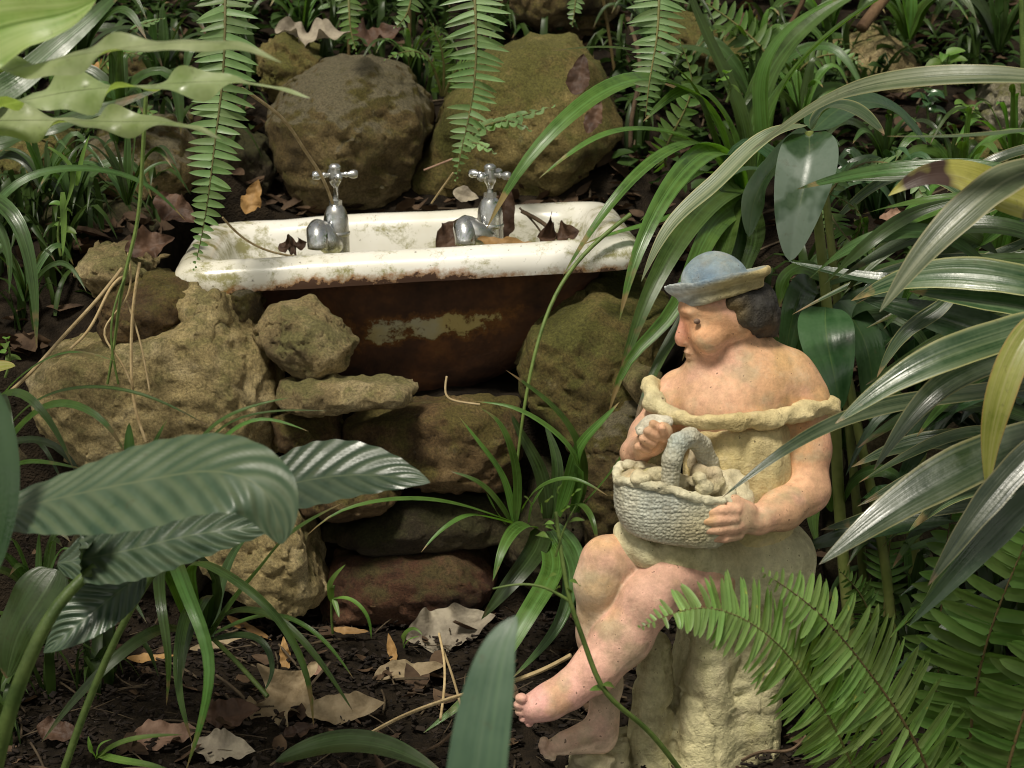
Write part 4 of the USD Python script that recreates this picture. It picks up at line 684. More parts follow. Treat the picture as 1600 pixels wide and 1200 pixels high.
# ------------------------------------------------------------ leaves
UPV = np.array([0, -.55, .85])
def prof(v, kind):
    if kind == 'strap': return np.minimum(1, .55 + 3 * v) * np.clip(1 - v ** 2.6, 0, 1) ** .8
    if kind == 'lance': return np.clip(np.sin(np.pi * np.clip(v, 0, 1) ** .75), 0, 1) ** .8 * .97 + .03 * (1 - v)
    if kind == 'ovate': return np.clip(np.sin(np.pi * np.clip(v, 0, 1) ** .62), 0, 1) ** .62 + .02 * (1 - v)
    if kind == 'blunt': return np.minimum(1, .75 + v) * np.clip(1 - v ** 3.6, 0, 1) ** .72
    if kind == 'rev': return np.clip(np.sin(np.pi * np.clip(v, 0, 1) ** 1.35), 0, 1) ** .7 + .02
    return np.ones_like(v)
def leaf_mesh(pts, w, kind='strap', fold=.25, roll=0., wave=0., freq=5, pleat=0., pfreq=16, nseg=26, nu=7, twist=0., jag=0., seed=0, up=None, cup=0., thick=0):
    """A leaf along the points (x, y, z), w wide, folded along the midrib, its edges waved, its blade pleated."""
    c = spline(pts, nseg); t = norm(np.gradient(c, axis=0)); v = np.linspace(0, 1, nseg)
    N0 = norm(np.array(up if up is not None else UPV)); s = np.cross(t, N0)
    for k in range(nseg):
        if np.linalg.norm(s[k]) < .25: s[k] = s[k - 1] if k else np.cross(t[k], [.9, -.1, .3])
        if k and s[k] @ s[k - 1] < 0: s[k] = -s[k]
    s = norm(s); n = np.cross(s, t)
    a = roll + twist * v; ca, sa = np.cos(a)[:, None], np.sin(a)[:, None]
    s, n = s * ca + n * sa, n * ca - s * sa
    u = np.linspace(-1, 1, nu); hw = (w / 2 * np.maximum(prof(v, kind), .012))[:, None]
    rr = rs(seed); ph = rr.uniform(0, 6.3, 4)
    edge = np.abs(u)[None]
    off = fold * edge * hw - cup * (u[None] ** 2) * hw
    if wave: wave = wave * (.35 + 1.2 * meshkit.noise(np.stack([v * 6, v * 0 + seed * .37, v * 0], -1)))[:, None]
    if np.any(wave): off = off + wave * hw * edge ** 1.6 * (np.where(u > 0, 1, 0)[None] * np.sin(freq * 6.28 * v[:, None] + ph[0]) + np.where(u <= 0, 1, 0)[None] * np.sin(freq * 6.28 * (v[:, None] ** 1.25) * .83 + ph[1]) + .4 * np.sin(freq * 14 * v[:, None] + ph[2]))
    if pleat: off = off + pleat * np.sin(pfreq * 6.28 * (v[:, None] - .30 * edge * (w / max(np.linalg.norm(c[-1] - c[0]), 1e-6)) * 1.6)) * (edge * (1.05 - edge) * 4 * .5 + .3 * edge) * np.minimum(1, prof(v, kind) * 2)[:, None]
    wj = 1 + (jag * (meshkit.noise(np.stack([v * 9, v * 0 + seed, v * 0], -1)) - .5))[:, None] if jag else 1
    p = c[:, None] + s[:, None] * (u[None] * hw * wj)[..., None] + n[:, None] * off[..., None]
    uv = np.stack(np.meshgrid(v, (u + 1) / 2, indexing='ij')[::-1], -1).reshape(-1, 2)
    return p.reshape(-1, 3), grid_faces(nseg, nu), uv
def leaf(parent, pts, wpx, m, name='leaf', **k):
    """pts are (px, py, Y); the leaf hangs in the garden at those depths."""
    pts = np.array(pts, float); label = k.pop('label', None)
    if 'seed' not in k: k['seed'] = int(abs(pts.sum() * 7)) % 9973
    v, f, uv = leaf_mesh(PT(pts), wpx * mpp(pts[:, 2].mean()), **k)
    return obj(name, v, f, m, parent, uv=uv, label=label)
def leaves(parent, rows, m, **kw):
    for r in rows:
        k = dict(kw); k.update(r[2] if len(r) > 2 else {}); mm = k.pop('m', m); grow = k.pop('grow', 1.0)
        rg = rs(int(abs(np.sum(r[0]))) % 9999); k.setdefault('roll', rg.uniform(-.35, .35)); leaf(parent, r[0], r[1] * grow, mm, **k)
def stalk(parent, pts, rpx, m, name='stalk', sides=8, **k):
    pts = np.array(pts, float); v, f, uv = tube(PT(pts), np.atleast_1d(rpx) * mpp(pts[:, 2].mean()), sides); return obj(name, v, f, m, parent, uv=uv, **k)
def pinna_mesh(o, d, n, t, L, w, seed, blunt=False):
    """One leaflet: a narrow blade with an eared base, bowed and a little folded."""
    v = np.array([0, .07, .2, .4, .6, .78, .91, 1.]); hw = np.array([.5, 1.05, 1, .98, .93, .80, .52, .08] if blunt else [.5, 1.08, 1, .95, .82, .58, .30, .02]) * w / 2
    rr = rs(seed); bow, tip = rr.uniform(-.10, .16), rr.uniform(.03, .16)
    c = o + d * (v * L)[:, None] - n * (bow * L * v ** 2)[:, None] + t * (tip * L * v ** 2)[:, None]
    s = np.cross(n, d); s = s / np.linalg.norm(s)
    if s @ t < 0: s = -s
    tw = rr.uniform(-.22, .22); s2 = s * math.cos(tw) + n * math.sin(tw)
    p = np.stack([c - s2 * hw[:, None], c - n * (.12 * hw)[:, None], c + s2 * hw[:, None]], 1) + n * np.array([.18, 0, .18])[None, :, None] * hw[:, None, None]
    uv = np.stack(np.meshgrid(v, [0, .5, 1], indexing='ij')[::-1], -1).reshape(-1, 2)
    return p.reshape(-1, 3), grid_faces(8, 3), uv
def frond(parent, pts, hpx, n, m, parts=True, start=.06, face=None, rach='rachis', lean=.22, wratio=1.0, shape=.33, roll=0., droop=.15, seed=1, rpx=2.6, uneven=.13, blunt=False):
    pts = np.array(pts, float); Yp = mpp(pts[:, 2].mean()); P = spline(PT(pts), 160); L = np.r_[0, np.cumsum(np.linalg.norm(np.diff(P, axis=0), axis=1))]
    rp = obj('frond', *tube(P[::8], np.array([1, .9, .7, .45, .25]) * rpx * Yp, 6, 24)[:2], rach, parent)
    N0 = norm(np.array(face if face is not None else [0, -.92, .4])); rr = rs(seed); out = []; step = L[-1] * (1 - start) / n
    for k in range(n):
        x = start + (1 - start) * (k + .5) / n; i = np.interp(x * L[-1], L, np.arange(len(P)))
        o = np.array([np.interp(i, np.arange(len(P)), P[:, a]) for a in range(3)]); t = norm(np.array([np.interp(i, np.arange(len(P)), np.gradient(P[:, a])) for a in range(3)]))
        s = norm(np.cross(t, N0)); nn = np.cross(s, t); s, nn = s * math.cos(roll) + nn * math.sin(roll), nn * math.cos(roll) - s * math.sin(roll)
        if nn @ N0 < 0: nn = -nn
        Lk = hpx * Yp * (np.clip(x / shape, 0, 1) ** .5 * .25 + .75 if x < shape else max(.07, 1 - ((x - shape) / (1 - shape)) ** 1.9)) 
        for sg in (-1, 1):
            if rr.rand() < .035: continue
            oo = o + t * step * (.25 * sg + rr.uniform(-.08, .08)); d = norm(s * sg + t * (lean + rr.uniform(-uneven, uneven)) - nn * (droop + rr.uniform(-.2, .16)))
            nk = norm(nn - d * (nn @ d) + s * rr.uniform(-.12, .12))
            out.append(pinna_mesh(oo, d, nk, t, Lk * rr.uniform(.82, 1.1), step * .86 * wratio * min(1, Lk / (hpx * Yp) * 1.5 + .25), rr.randint(9999), blunt))
    if parts:
        for q in out: obj('pinna', *q[:2], m, rp, uv=q[2])
    else:
        q = join(out); obj('pinnae', q[0], q[1], m, rp, uv=q[2], kind='stuff')
    return rp
def hit(px, py):
    """Where the ray through the pixel meets the ground."""
    Y = np.linspace(1.6, 6.5, 1200); v = (600 - py) / FPX; t = Y / (CP + v * SP); z = CAMZ + t * (-SP + v * CP); x = (px - 800) / FPX * t
    k = np.argmax(z <= ground_z(x, Y)); return np.array([x[k], Y[k], ground_z(x[k], Y[k])])

# ---- the fern fronds hanging from above the frame
t = thing('sword_fern', 'sword fern frond hanging over the left corner of the bathtub', 'fern', PY(352, 200, 3.75))
stalk(t, [(352, 200, 3.75), (350, -60, 3.7), (350, -160, 3.45), (350, -90, 3.1)], 3, 'rachis_brown')
frond(t, [(350, -90, 3.1), (352, 0, 3.0), (348, 120, 2.97), (335, 230, 2.95), (322, 330, 2.94), (303, 425, 2.94)], 50, 44, 'fern_pale', start=.0, shape=.45, lean=.10, seed=3, wratio=1.02)
t = thing('sword_fern', 'pale sword fern with its longest frond dangling above the right tap', 'fern', PY(742, 120, 3.95))
for k, pts in enumerate([[(742, 120, 3.95), (740, -60, 3.9), (738, -190, 3.6), (738, -90, 3.28)], [(640, 110, 4.0), (640, -50, 3.95), (640, -40, 3.6)], [(545, 110, 4.0), (545, -50, 3.95), (542, -40, 3.7)]]): stalk(t, pts, 2.6, 'rachis_brown')
frond(t, [(738, -90, 3.28), (742, 0, 3.22), (744, 80, 3.2), (735, 170, 3.19), (722, 230, 3.18), (712, 285, 3.18)], 52, 34, 'fern_pale', start=0, shape=.3, lean=.12, seed=5, wratio=.92)
frond(t, [(640, -40, 3.6), (642, 0, 3.55), (632, 28, 3.55), (615, 45, 3.55)], 26, 12, 'fern_pale', start=0, seed=8)
frond(t, [(542, -40, 3.7), (545, 0, 3.66), (548, 45, 3.65), (558, 85, 3.65)], 22, 14, 'fern_green', start=0, seed=9)
t = thing('sword_fern', 'sword fern frond hanging right of the tall boulder, bluish on top', 'fern', PY(1030, 130, 3.9))
for pts in [[(1030, 130, 3.9), (1034, -60, 3.85), (1036, -170, 3.5), (1032, -80, 3.2)], [(960, 110, 4.0), (930, -60, 3.95), (897, -60, 3.7)]]: stalk(t, pts, 2.6, 'rachis_brown')
frond(t, [(1032, -80, 3.2), (1030, -10, 3.15), (1026, 60, 3.13), (1016, 120, 3.12), (1008, 195, 3.12)], 46, 28, 'fern_pale', start=0, seed=12, lean=.12)
frond(t, [(897, -60, 3.7), (900, -10, 3.66), (893, 46, 3.65)], 19, 14, 'fern_pale', start=0, seed=15)
t = thing('lobed_fern', 'small pale lobed fern growing between the two boulders by the right tap', 'fern', PY(716, 250, 3.5))
for k, (a, h) in enumerate([([(716, 250, 3.5), (745, 205, 3.48), (800, 185, 3.46), (868, 165, 3.46)], 20), ([(760, 200, 3.48), (800, 190, 3.44), (830, 205, 3.43)], 16), ([(735, 225, 3.48), (755, 228, 3.44), (775, 240, 3.43)], 13)]):
    frond(t, a, h, [9, 6, 5][k], 'fern_pale', seed=20 + k, wratio=1.15, lean=.5, face=[0, -.6, .8])
t = thing('lobed_fern', 'lobed pale fern frond low behind the top left strap leaves', 'fern', PY(190, 45, 3.6))
frond(t, [(190, 60, 3.6), (215, 42, 3.58), (258, 28, 3.57)], 14, 8, 'fern_pale', seed=27, wratio=1.2, lean=.5, face=[0, -.6, .8])
t = thing('sword_fern', 'dark sword fern fronds in the shade behind the upright strap leaves', 'fern', PY(1240, 150, 4.0))
for k, (a, h) in enumerate([([(1240, 150, 3.95), (1190, 75, 3.95), (1140, 30, 3.95), (1080, -10, 3.95)], 40), ([(1240, 150, 3.9), (1250, 110, 3.85), (1300, 85, 3.8), (1350, 100, 3.75)], 30), ([(1040, 260, 3.6), (1050, 210, 3.5), (1080, 140, 3.48), (1060, 60, 3.48)], 30)]):
    frond(t, a, h, 16, 'fern_green', seed=30 + k, wratio=.9)
t = thing('sword_fern', 'bright little fern arching in the gap left of the scorched leaf', 'fern', PY(1330, 420, 3.1))
for k, (a, h) in enumerate([([(1330, 380, 3.1), (1340, 330, 3.05), (1290, 300, 3.05)], 12), ([(1290, 310, 3.1), (1335, 262, 3.08), (1385, 255, 3.05), (1430, 285, 3.02), (1450, 350, 3.0)], 26), ([(1290, 320, 3.12), (1310, 355, 3.08), (1345, 395, 3.05)], 28), ([(1300, 420, 3.12), (1330, 395, 3.1), (1390, 390, 3.08)], 24)]):
    frond(t, a, h, [8, 20, 12, 10][k], 'fern_green' if k != 1 else 'fern_pale', seed=40 + k, face=[0, -.5, .85])
t = thing('sword_fern', 'shaded little fern on the bank behind the wavy leaves, top left', 'fern', PY(130, 200, 3.75))
for k, a_ in enumerate([[(130, 200, 3.75), (100, 130, 3.7), (60, 105, 3.65), (10, 110, 3.6)], [(135, 200, 3.75), (150, 120, 3.7), (185, 85, 3.66), (240, 95, 3.6)], [(132, 200, 3.75), (125, 120, 3.72), (120, 60, 3.7), (95, 10, 3.68)], [(132, 205, 3.75), (180, 170, 3.65), (225, 170, 3.6), (262, 205, 3.55)]]): frond(t, a_, 26, 18, 'fern_green', seed=60 + k, face=[0, -.7, .7])
t = thing('sword_fern', 'small fern growing in the litter between the two boulders at the top', 'fern', PY(690, 150, 3.85))
for k, a_ in enumerate([[(690, 150, 3.85), (670, 95, 3.8), (640, 80, 3.75), (600, 95, 3.7)], [(692, 150, 3.85), (690, 80, 3.82), (670, 30, 3.8)], [(694, 150, 3.85), (725, 100, 3.8), (765, 95, 3.76)]]): frond(t, a_, 20, 14, 'fern_green', seed=66 + k, face=[0, -.7, .7])
# big ferns at the lower right
t = thing('sword_fern', 'large bright fern arching over the cement seat from the lower right', 'fern', (*hit(1430, 1300)[:2], 0))
frond(t, [(1490, 1330, 2.42), (1430, 1160, 2.34), (1350, 1040, 2.28), (1270, 950, 2.24), (1188, 892, 2.20)], 118, 46, 'fern_spotted', seed=50, wratio=1.2, blunt=True, rach='rachis_brown', lean=-.02, shape=.42, start=.1, face=[.2, -.85, .5], droop=.1, rpx=3.4)
frond(t, [(1370, 1330, 2.38), (1320, 1170, 2.3), (1258, 1060, 2.25), (1190, 985, 2.2), (1090, 950, 2.16), (998, 982, 2.13)], 86, 82, 'fern_spotted', seed=51, wratio=1.35, blunt=True, rach='rachis', lean=.16, shape=.62, start=.1, face=[.15, -.8, .6], droop=.1, rpx=3.0)
t = thing('sword_fern', 'tall dark fern with brown midribs filling the lower right corner', 'fern', (*hit(1530, 1300)[:2], 0))
frond(t, [(1500, 1330, 2.5), (1515, 1160, 2.46), (1540, 1010, 2.42), (1580, 900, 2.4), (1640, 760, 2.38)], 105, 33, 'fern_green', seed=52, wratio=1.3, blunt=True, rach='rachis_brown', lean=.04, shape=.5, start=.05, rpx=3.6)
frond(t, [(1550, 1330, 2.40), (1580, 1180, 2.36), (1640, 1010, 2.33), (1700, 880, 2.3)], 95, 27, 'fern_green', seed=53, wratio=1.3, blunt=True, rach='rachis_brown', lean=.04, rpx=3.6)
frond(t, [(1460, 1290, 2.75), (1462, 1120, 2.75), (1470, 960, 2.74), (1482, 830, 2.74), (1500, 740, 2.74)], 66, 26, 'fern_green', seed=54, wratio=1.1, rach='rachis_brown', lean=.05, shape=.4, rpx=3)
frond(t, [(1400, 1290, 2.62), (1380, 1150, 2.6), (1340, 1060, 2.58), (1300, 960, 2.56)], 70, 20, 'fern_green', seed=56, wratio=1.1, rach='rachis_brown', lean=.05, rpx=3)
t = thing('sword_fern', 'small fern in the dark gap between the canes and the figure elbow', 'fern', PY(1370, 960, 3.0))
frond(t, [(1380, 1000, 2.95), (1385, 900, 2.95), (1400, 800, 2.95), (1430, 720, 2.95)], 42, 24, 'fern_green', seed=57)
frond(t, [(1370, 1000, 2.9), (1345, 930, 2.88), (1310, 890, 2.86)], 34, 16, 'fern_green', seed=58)

# ---- strap-leaved plant on the bank at the right end of the tub
t = thing('strap_leaf_plant', 'big clump of arching green strap leaves spilling over the right end of the bathtub', 'plant', PY(1165, 300, 3.55))
RT = (1165, 300, 3.55)
leaves(t, [
    ([(1150, 285, 3.5), (1110, 180, 3.4), (1040, 128, 3.25), (960, 135, 3.1), (880, 190, 3.0), (810, 270, 2.96), (760, 358, 2.95)], 34, {'twist': .5, 'roll': -.2}),
    ([(1150, 290, 3.52), (1090, 225, 3.4), (1000, 203, 3.3), (920, 222, 3.22), (842, 279, 3.18)], 24),
    ([(1155, 300, 3.5), (1120, 235, 3.3), (1050, 235, 3.12), (980, 290, 3.02), (915, 375, 2.98), (880, 430, 2.97)], 30),
    ([(1160, 300, 3.5), (1130, 240, 3.3), (1070, 265, 3.1), (1020, 340, 3.0), (985, 430, 2.95), (968, 500, 2.94)], 36),
    ([(1160, 300, 3.5), (1115, 215, 3.4), (1060, 110, 3.3), (960, 75, 3.25), (860, 80, 3.22)], 18),
    ([(1165, 300, 3.5), (1130, 300, 3.2), (1070, 360, 3.02), (1010, 470, 2.93), (965, 600, 2.9)], 40, {'roll': .3}),
    ([(1165, 310, 3.5), (1140, 330, 3.2), (1090, 400, 3.0), (1040, 500, 2.93), (985, 560, 2.9), (950, 650, 2.88)], 34, {'roll': .5}),
    ([(1165, 310, 3.5), (1140, 350, 3.15), (1110, 440, 3.0), (1050, 530, 2.95), (1000, 640, 2.9), (985, 690, 2.88)], 30, {'roll': -.2}),
    ([(1150, 310, 3.45), (1080, 330, 3.25), (1000, 355, 3.12), (930, 375, 3.07), (905, 385, 3.06)], 24),
    ([(1170, 300, 3.55), (1175, 190, 3.6), (1215, 90, 3.6), (1300, 10, 3.6), (1400, -40, 3.6)], 34),
    ([(1175, 300, 3.55), (1200, 190, 3.55), (1260, 90, 3.5), (1350, 15, 3.45), (1480, -60, 3.4)], 36, {'roll': .5}),
    ([(1170, 300, 3.55), (1160, 190, 3.55), (1125, 100, 3.55), (1085, 10, 3.55), (1060, -60, 3.55)], 22, {'roll': 0}),
    ([(1165, 300, 3.55), (1120, 190, 3.5), (1060, 140, 3.42), (1030, 128, 3.4)], 26),
    ([(1160, 300, 3.55), (1150, 230, 3.5), (1105, 150, 3.4), (1050, 150, 3.3), (1005, 190, 3.26)], 28),
    ([(1170, 300, 3.55), (1190, 230, 3.5), (1190, 120, 3.48), (1240, 40, 3.45), (1330, -10, 3.4)], 22),
    ([(1160, 310, 3.5), (1100, 270, 3.35), (1030, 320, 3.2), (1000, 345, 3.16)], 22),
    ([(1165, 320, 3.45), (1150, 400, 3.2), (1120, 470, 3.05), (1090, 560, 3.0), (1070, 640, 2.98)], 28, {'m': 'dark_strap'}),
    ([(1170, 320, 3.45), (1180, 380, 3.2), (1165, 420, 3.1), (1130, 520, 3.05)], 26, {'m': 'dark_strap'}),
    ([(1150, 330, 3.4), (1090, 340, 3.2), (1040, 410, 3.1), (1005, 500, 3.06)], 24, {'m': 'dark_strap'}),
], 'strap_leaf', nseg=30, grow=1.22)
st = stalk(t, [(985, 335, 3.0), (925, 385, 2.97), (880, 440, 2.94), (845, 520, 2.90), (822, 620, 2.87), (806, 740, 2.86)], [3.6, 3.2, 2.8, 2.2], 'stem_green', name='flower_stem')
# ---- clump below the tub
t = thing('spider_plant', 'bright narrow-leaved clump growing from the wall below the bathtub', 'plant', PY(815, 830, 2.86))
leaves(t, [
    ([(900, 800, 2.84), (908, 720, 2.82), (880, 655, 2.8), (840, 615, 2.79), (790, 578, 2.79)], 21),
    ([(895, 800, 2.84), (900, 712, 2.8), (850, 660, 2.78), (800, 635, 2.78), (742, 627, 2.79)], 19),
    ([(872, 805, 2.84), (890, 750, 2.82), (905, 700, 2.81), (940, 658, 2.8), (968, 628, 2.8)], 22),
    ([(806, 815, 2.85), (808, 745, 2.83), (795, 690, 2.82), (775, 655, 2.82), (750, 637, 2.82)], 15),
    ([(803, 815, 2.85), (785, 745, 2.84), (755, 700, 2.83), (718, 652, 2.83)], 13),
    ([(798, 815, 2.85), (775, 780, 2.83), (745, 752, 2.82), (702, 736, 2.82)], 11),
    ([(800, 815, 2.85), (745, 797, 2.75), (680, 782, 2.68), (580, 785, 2.62), (520, 805, 2.6), (478, 838, 2.6)], 15),
    ([(805, 820, 2.85), (760, 808, 2.76), (715, 812, 2.7), (680, 838, 2.68), (658, 863, 2.67)], 20),
    ([(835, 825, 2.85), (808, 826, 2.76), (785, 860, 2.7), (770, 908, 2.68)], 28),
    ([(880, 800, 2.84), (908, 790, 2.78), (926, 815, 2.74), (934, 855, 2.73)], 17),
    ([(815, 800, 2.85), (850, 758, 2.8), (890, 748, 2.78), (950, 775, 2.76)], 13),
    ([(845, 830, 2.85), (830, 870, 2.76), (795, 915, 2.72), (752, 968, 2.72)], 38, {'m': 'dark_strap'}),
    ([(850, 840, 2.85), (860, 900, 2.7), (825, 960, 2.62), (760, 1060, 2.58), (662, 1145, 2.55)], 38),
    ([(860, 830, 2.85), (890, 900, 2.75), (870, 980, 2.68), (800, 1060, 2.66)], 26, {'m': 'dark_strap'}),
    ([(870, 820, 2.86), (905, 870, 2.8), (890, 950, 2.74), (850, 1010, 2.72)], 20, {'m': 'dark_strap'}),
    ([(855, 810, 2.88), (845, 740, 2.88), (815, 680, 2.88), (795, 640, 2.88)], 24, {'m': 'dark_strap'}),
    ([(860, 810, 2.88), (870, 720, 2.88), (850, 660, 2.9)], 22, {'m': 'dark_strap'}),
    ([(825, 815, 2.84), (835, 780, 2.8), (850, 760, 2.79)], 12), ([(790, 820, 2.84), (770, 790, 2.8), (760, 770, 2.79)], 10),
    ([(900, 800, 2.84), (960, 730, 2.8), (1000, 660, 2.78)], 8)], 'strap_leaf', nseg=22)
# ---- clump at the lower left and its neighbours
t = thing('strap_leaf_plant', 'dark strap-leaved clump at the lower left whose leaves droop to the soil', 'plant', (*hit(325, 1010)[:2], 0))
leaves(t, [
    ([(300, 985, 2.6), (250, 885, 2.5), (252, 950, 2.42), (262, 1020, 2.4), (260, 1102, 2.4)], 24, {'roll': -.1}),
    ([(310, 985, 2.6), (275, 880, 2.48), (300, 945, 2.38), (326, 1030, 2.34), (318, 1110, 2.33), (290, 1205, 2.33)], 29, {'roll': .1}),
    ([(312, 990, 2.6), (292, 960, 2.5), (278, 1060, 2.42), (300, 1160, 2.4)], 21),
    ([(315, 985, 2.6), (300, 880, 2.55), (361, 900, 2.48), (430, 960, 2.44), (478, 1050, 2.42), (490, 1135, 2.42)], 24),
    ([(325, 990, 2.6), (360, 958, 2.55), (430, 966, 2.5), (481, 1011, 2.47), (552, 1112, 2.45)], 19),
    ([(335, 990, 2.62), (400, 965, 2.6), (460, 970, 2.56), (500, 996, 2.54), (552, 1060, 2.52)], 15),
    ([(325, 1000, 2.6), (365, 940, 2.58), (410, 885, 2.55), (450, 838, 2.52), (535, 786, 2.5)], 24, {'roll': .3}),
    ([(310, 1000, 2.6), (250, 985, 2.5), (180, 1030, 2.42), (120, 1090, 2.4), (65, 1160, 2.4)], 24, {'m': 'dark_strap'}),
    ([(330, 995, 2.62), (350, 900, 2.65), (385, 840, 2.66), (415, 820, 2.66)], 20, {'m': 'dark_strap'}),
    ([(320, 990, 2.6), (340, 920, 2.58), (310, 870, 2.56), (250, 840, 2.55)], 18, {'m': 'dark_strap'}),
    ([(330, 1000, 2.6), (415, 1010, 2.56), (425, 1050, 2.54), (410, 1085, 2.53)], 14, {'m': 'dark_strap'}),
    ([(318, 990, 2.6), (325, 930, 2.58), (290, 1010, 2.5), (285, 1060, 2.48)], 22, {'m': 'dark_strap'})], 'strap_leaf', nseg=28)
stalk(t, [(335, 1000, 2.58), (375, 1040, 2.5), (418, 1088, 2.46)], 4, 'stem_green', name='flower_stem')
t = thing('strap_leaf_plant', 'arching strap leaves at the left edge in front of the mortared block', 'plant', (*hit(-40, 900)[:2], .0))
leaves(t, [
    ([(-60, 800, 2.6), (-10, 640, 2.55), (55, 572, 2.5), (115, 550, 2.48), (185, 566, 2.47)], 15),
    ([(-50, 800, 2.6), (40, 640, 2.55), (130, 606, 2.5), (225, 618, 2.47), (330, 668, 2.46)], 17),
    ([(-60, 800, 2.6), (0, 622, 2.5), (50, 626, 2.44), (88, 675, 2.42), (115, 732, 2.41)], 24),
    ([(-50, 800, 2.6), (40, 660, 2.52), (110, 632, 2.46), (165, 662, 2.43), (198, 712, 2.42)], 24),
    ([(-40, 900, 2.5), (-20, 640, 2.4), (0, 640, 2.3), (14, 740, 2.26), (8, 850, 2.25)], 50, {'m': 'dark_strap'}),
    ([(-50, 850, 2.6), (20, 700, 2.55), (60, 690, 2.5), (100, 760, 2.47)], 16, {'m': 'dark_strap'}),
    ([(-50, 850, 2.6), (20, 730, 2.5), (70, 722, 2.45), (140, 735, 2.43)], 14),
    ([(-60, 820, 2.6), (0, 700, 2.5), (90, 700, 2.45), (150, 790, 2.44)], 20, {'m': 'dark_strap'})], 'strap_leaf')
t = thing('grass_tuft', 'thin grass blades curving off the top of the big pleated leaf', 'grass', PY(300, 790, 2.5))
leaves(t, [([(290, 760, 2.45), (320, 680, 2.45), (380, 640, 2.44), (465, 619, 2.44)], 10), ([(295, 760, 2.45), (340, 675, 2.44), (410, 645, 2.42), (512, 642, 2.42)], 8), ([(300, 760, 2.45), (350, 685, 2.43), (410, 655, 2.41), (482, 674, 2.41)], 9), ([(240, 780, 2.5), (240, 700, 2.5), (262, 655, 2.5)], 13), ([(205, 780, 2.5), (204, 720, 2.5), (202, 660, 2.5)], 24, {'m': 'dark_strap', 'kind': 'blunt'})], 'strap_leaf', nseg=18)
t = thing('strap_leaf_plant', 'two broad strap leaves hanging down at the left edge beside the dark rock', 'plant', PY(-60, 420, 2.9))
leaves(t, [([(-60, 420, 2.9), (-20, 310, 2.8), (25, 345, 2.75), (52, 440, 2.73), (57, 545, 2.72)], 30), ([(-60, 420, 2.9), (-30, 320, 2.8), (5, 370, 2.78), (14, 460, 2.77)], 24), ([(-60, 420, 2.9), (40, 280, 2.9), (150, 265, 2.95), (230, 290, 2.98), (290, 345, 3.0)], 15)], 'dark_strap')

# ---- broad pleated plant, left foreground
t = thing('pleated_leaf_plant', 'broad pleated dark leaves on a thick stalk, left foreground', 'plant', (*hit(-10, 1290)[:2], 0))
stalk(t, [(-30, 1330, 2.12), (10, 1130, 2.1), (50, 1020, 2.1), (95, 940, 2.12), (150, 885, 2.14)], [16, 14, 12, 9], 'dark_stem', sides=10)
stalk(t, [(-60, 1330, 2.0), (-70, 1000, 1.98), (-60, 830, 2.0)], [15, 11], 'dark_stem')
stalk(t, [(60, 1330, 2.3), (180, 1000, 2.3), (300, 830, 2.28), (395, 775, 2.25)], [7, 5], 'dark_stem')
kw = dict(nseg=150, nu=25, kind='lance')
leaf(t, [(-90, 815, 2.0), (40, 790, 1.97), (150, 765, 1.93), (260, 744, 1.9), (350, 738, 1.87), (410, 765, 1.85), (440, 850, 1.84)], 185, 'pale_pleated_leaf', pleat=.0024, pfreq=15, fold=-.12, roll=-.05, kind='rev', nseg=190, nu=25)
leaf(t, [(380, 775, 2.26), (450, 757, 2.24), (560, 742, 2.22), (672, 754, 2.2)], 158, 'pleated_leaf', pleat=.0026, pfreq=9, fold=.15, roll=.1, **kw)
leaf(t, [(90, 880, 2.16), (190, 862, 2.14), (300, 836, 2.12), (440, 822, 2.1)], 128, 'pleated_leaf', pleat=.0045, pfreq=12, fold=.1, roll=-.2, **kw)
leaf(t, [(130, 905, 2.16), (125, 860, 2.14), (128, 820, 2.12), (150, 770, 2.12)], 80, 'pleated_leaf', pleat=.002, pfreq=10, fold=.15, **kw)
leaf(t, [(225, 895, 2.2), (185, 925, 2.18), (135, 965, 2.16), (68, 1020, 2.15)], 92, 'pleated_leaf', pleat=.0022, pfreq=12, fold=.25, roll=.25, **kw)
leaf(t, [(-16, 600, 1.95), (-12, 720, 1.93), (-16, 830, 1.92), (-40, 960, 1.91)], 84, 'ovate_leaf', kind='lance', nseg=40, nu=11, roll=.5)
t = thing('broad_leaf', 'dark broad leaf in the shade at the left edge below the pleated leaves', 'leaf', PY(40, 1040, 2.4))
leaf(t, [(90, 890, 2.4), (60, 940, 2.38), (30, 990, 2.38), (10, 1060, 2.38)], 95, 'dark_strap', kind='ovate')
t = thing('blade_leaf', 'blurred upright blade of a blue-green leaf in front of everything, bottom centre', 'leaf', PY(740, 1290, 1.52))
leaf(t, [(735, 1330, 1.52), (748, 1180, 1.53), (766, 1070, 1.55), (790, 990, 1.57), (808, 962, 1.58)], 100, 'near_leaf', kind='blunt', fold=.12, nseg=34, nu=9, roll=.0)
t = thing('blade_leaf', 'dark green leaf lying along the bottom edge left of the upright blade', 'leaf', (*hit(560, 1200)[:2], 0))
leaf(t, [(430, 1190, 2.36), (520, 1164, 2.34), (610, 1172, 2.3), (700, 1215, 2.25)], 58, 'dark_strap', kind='lance', roll=.2)

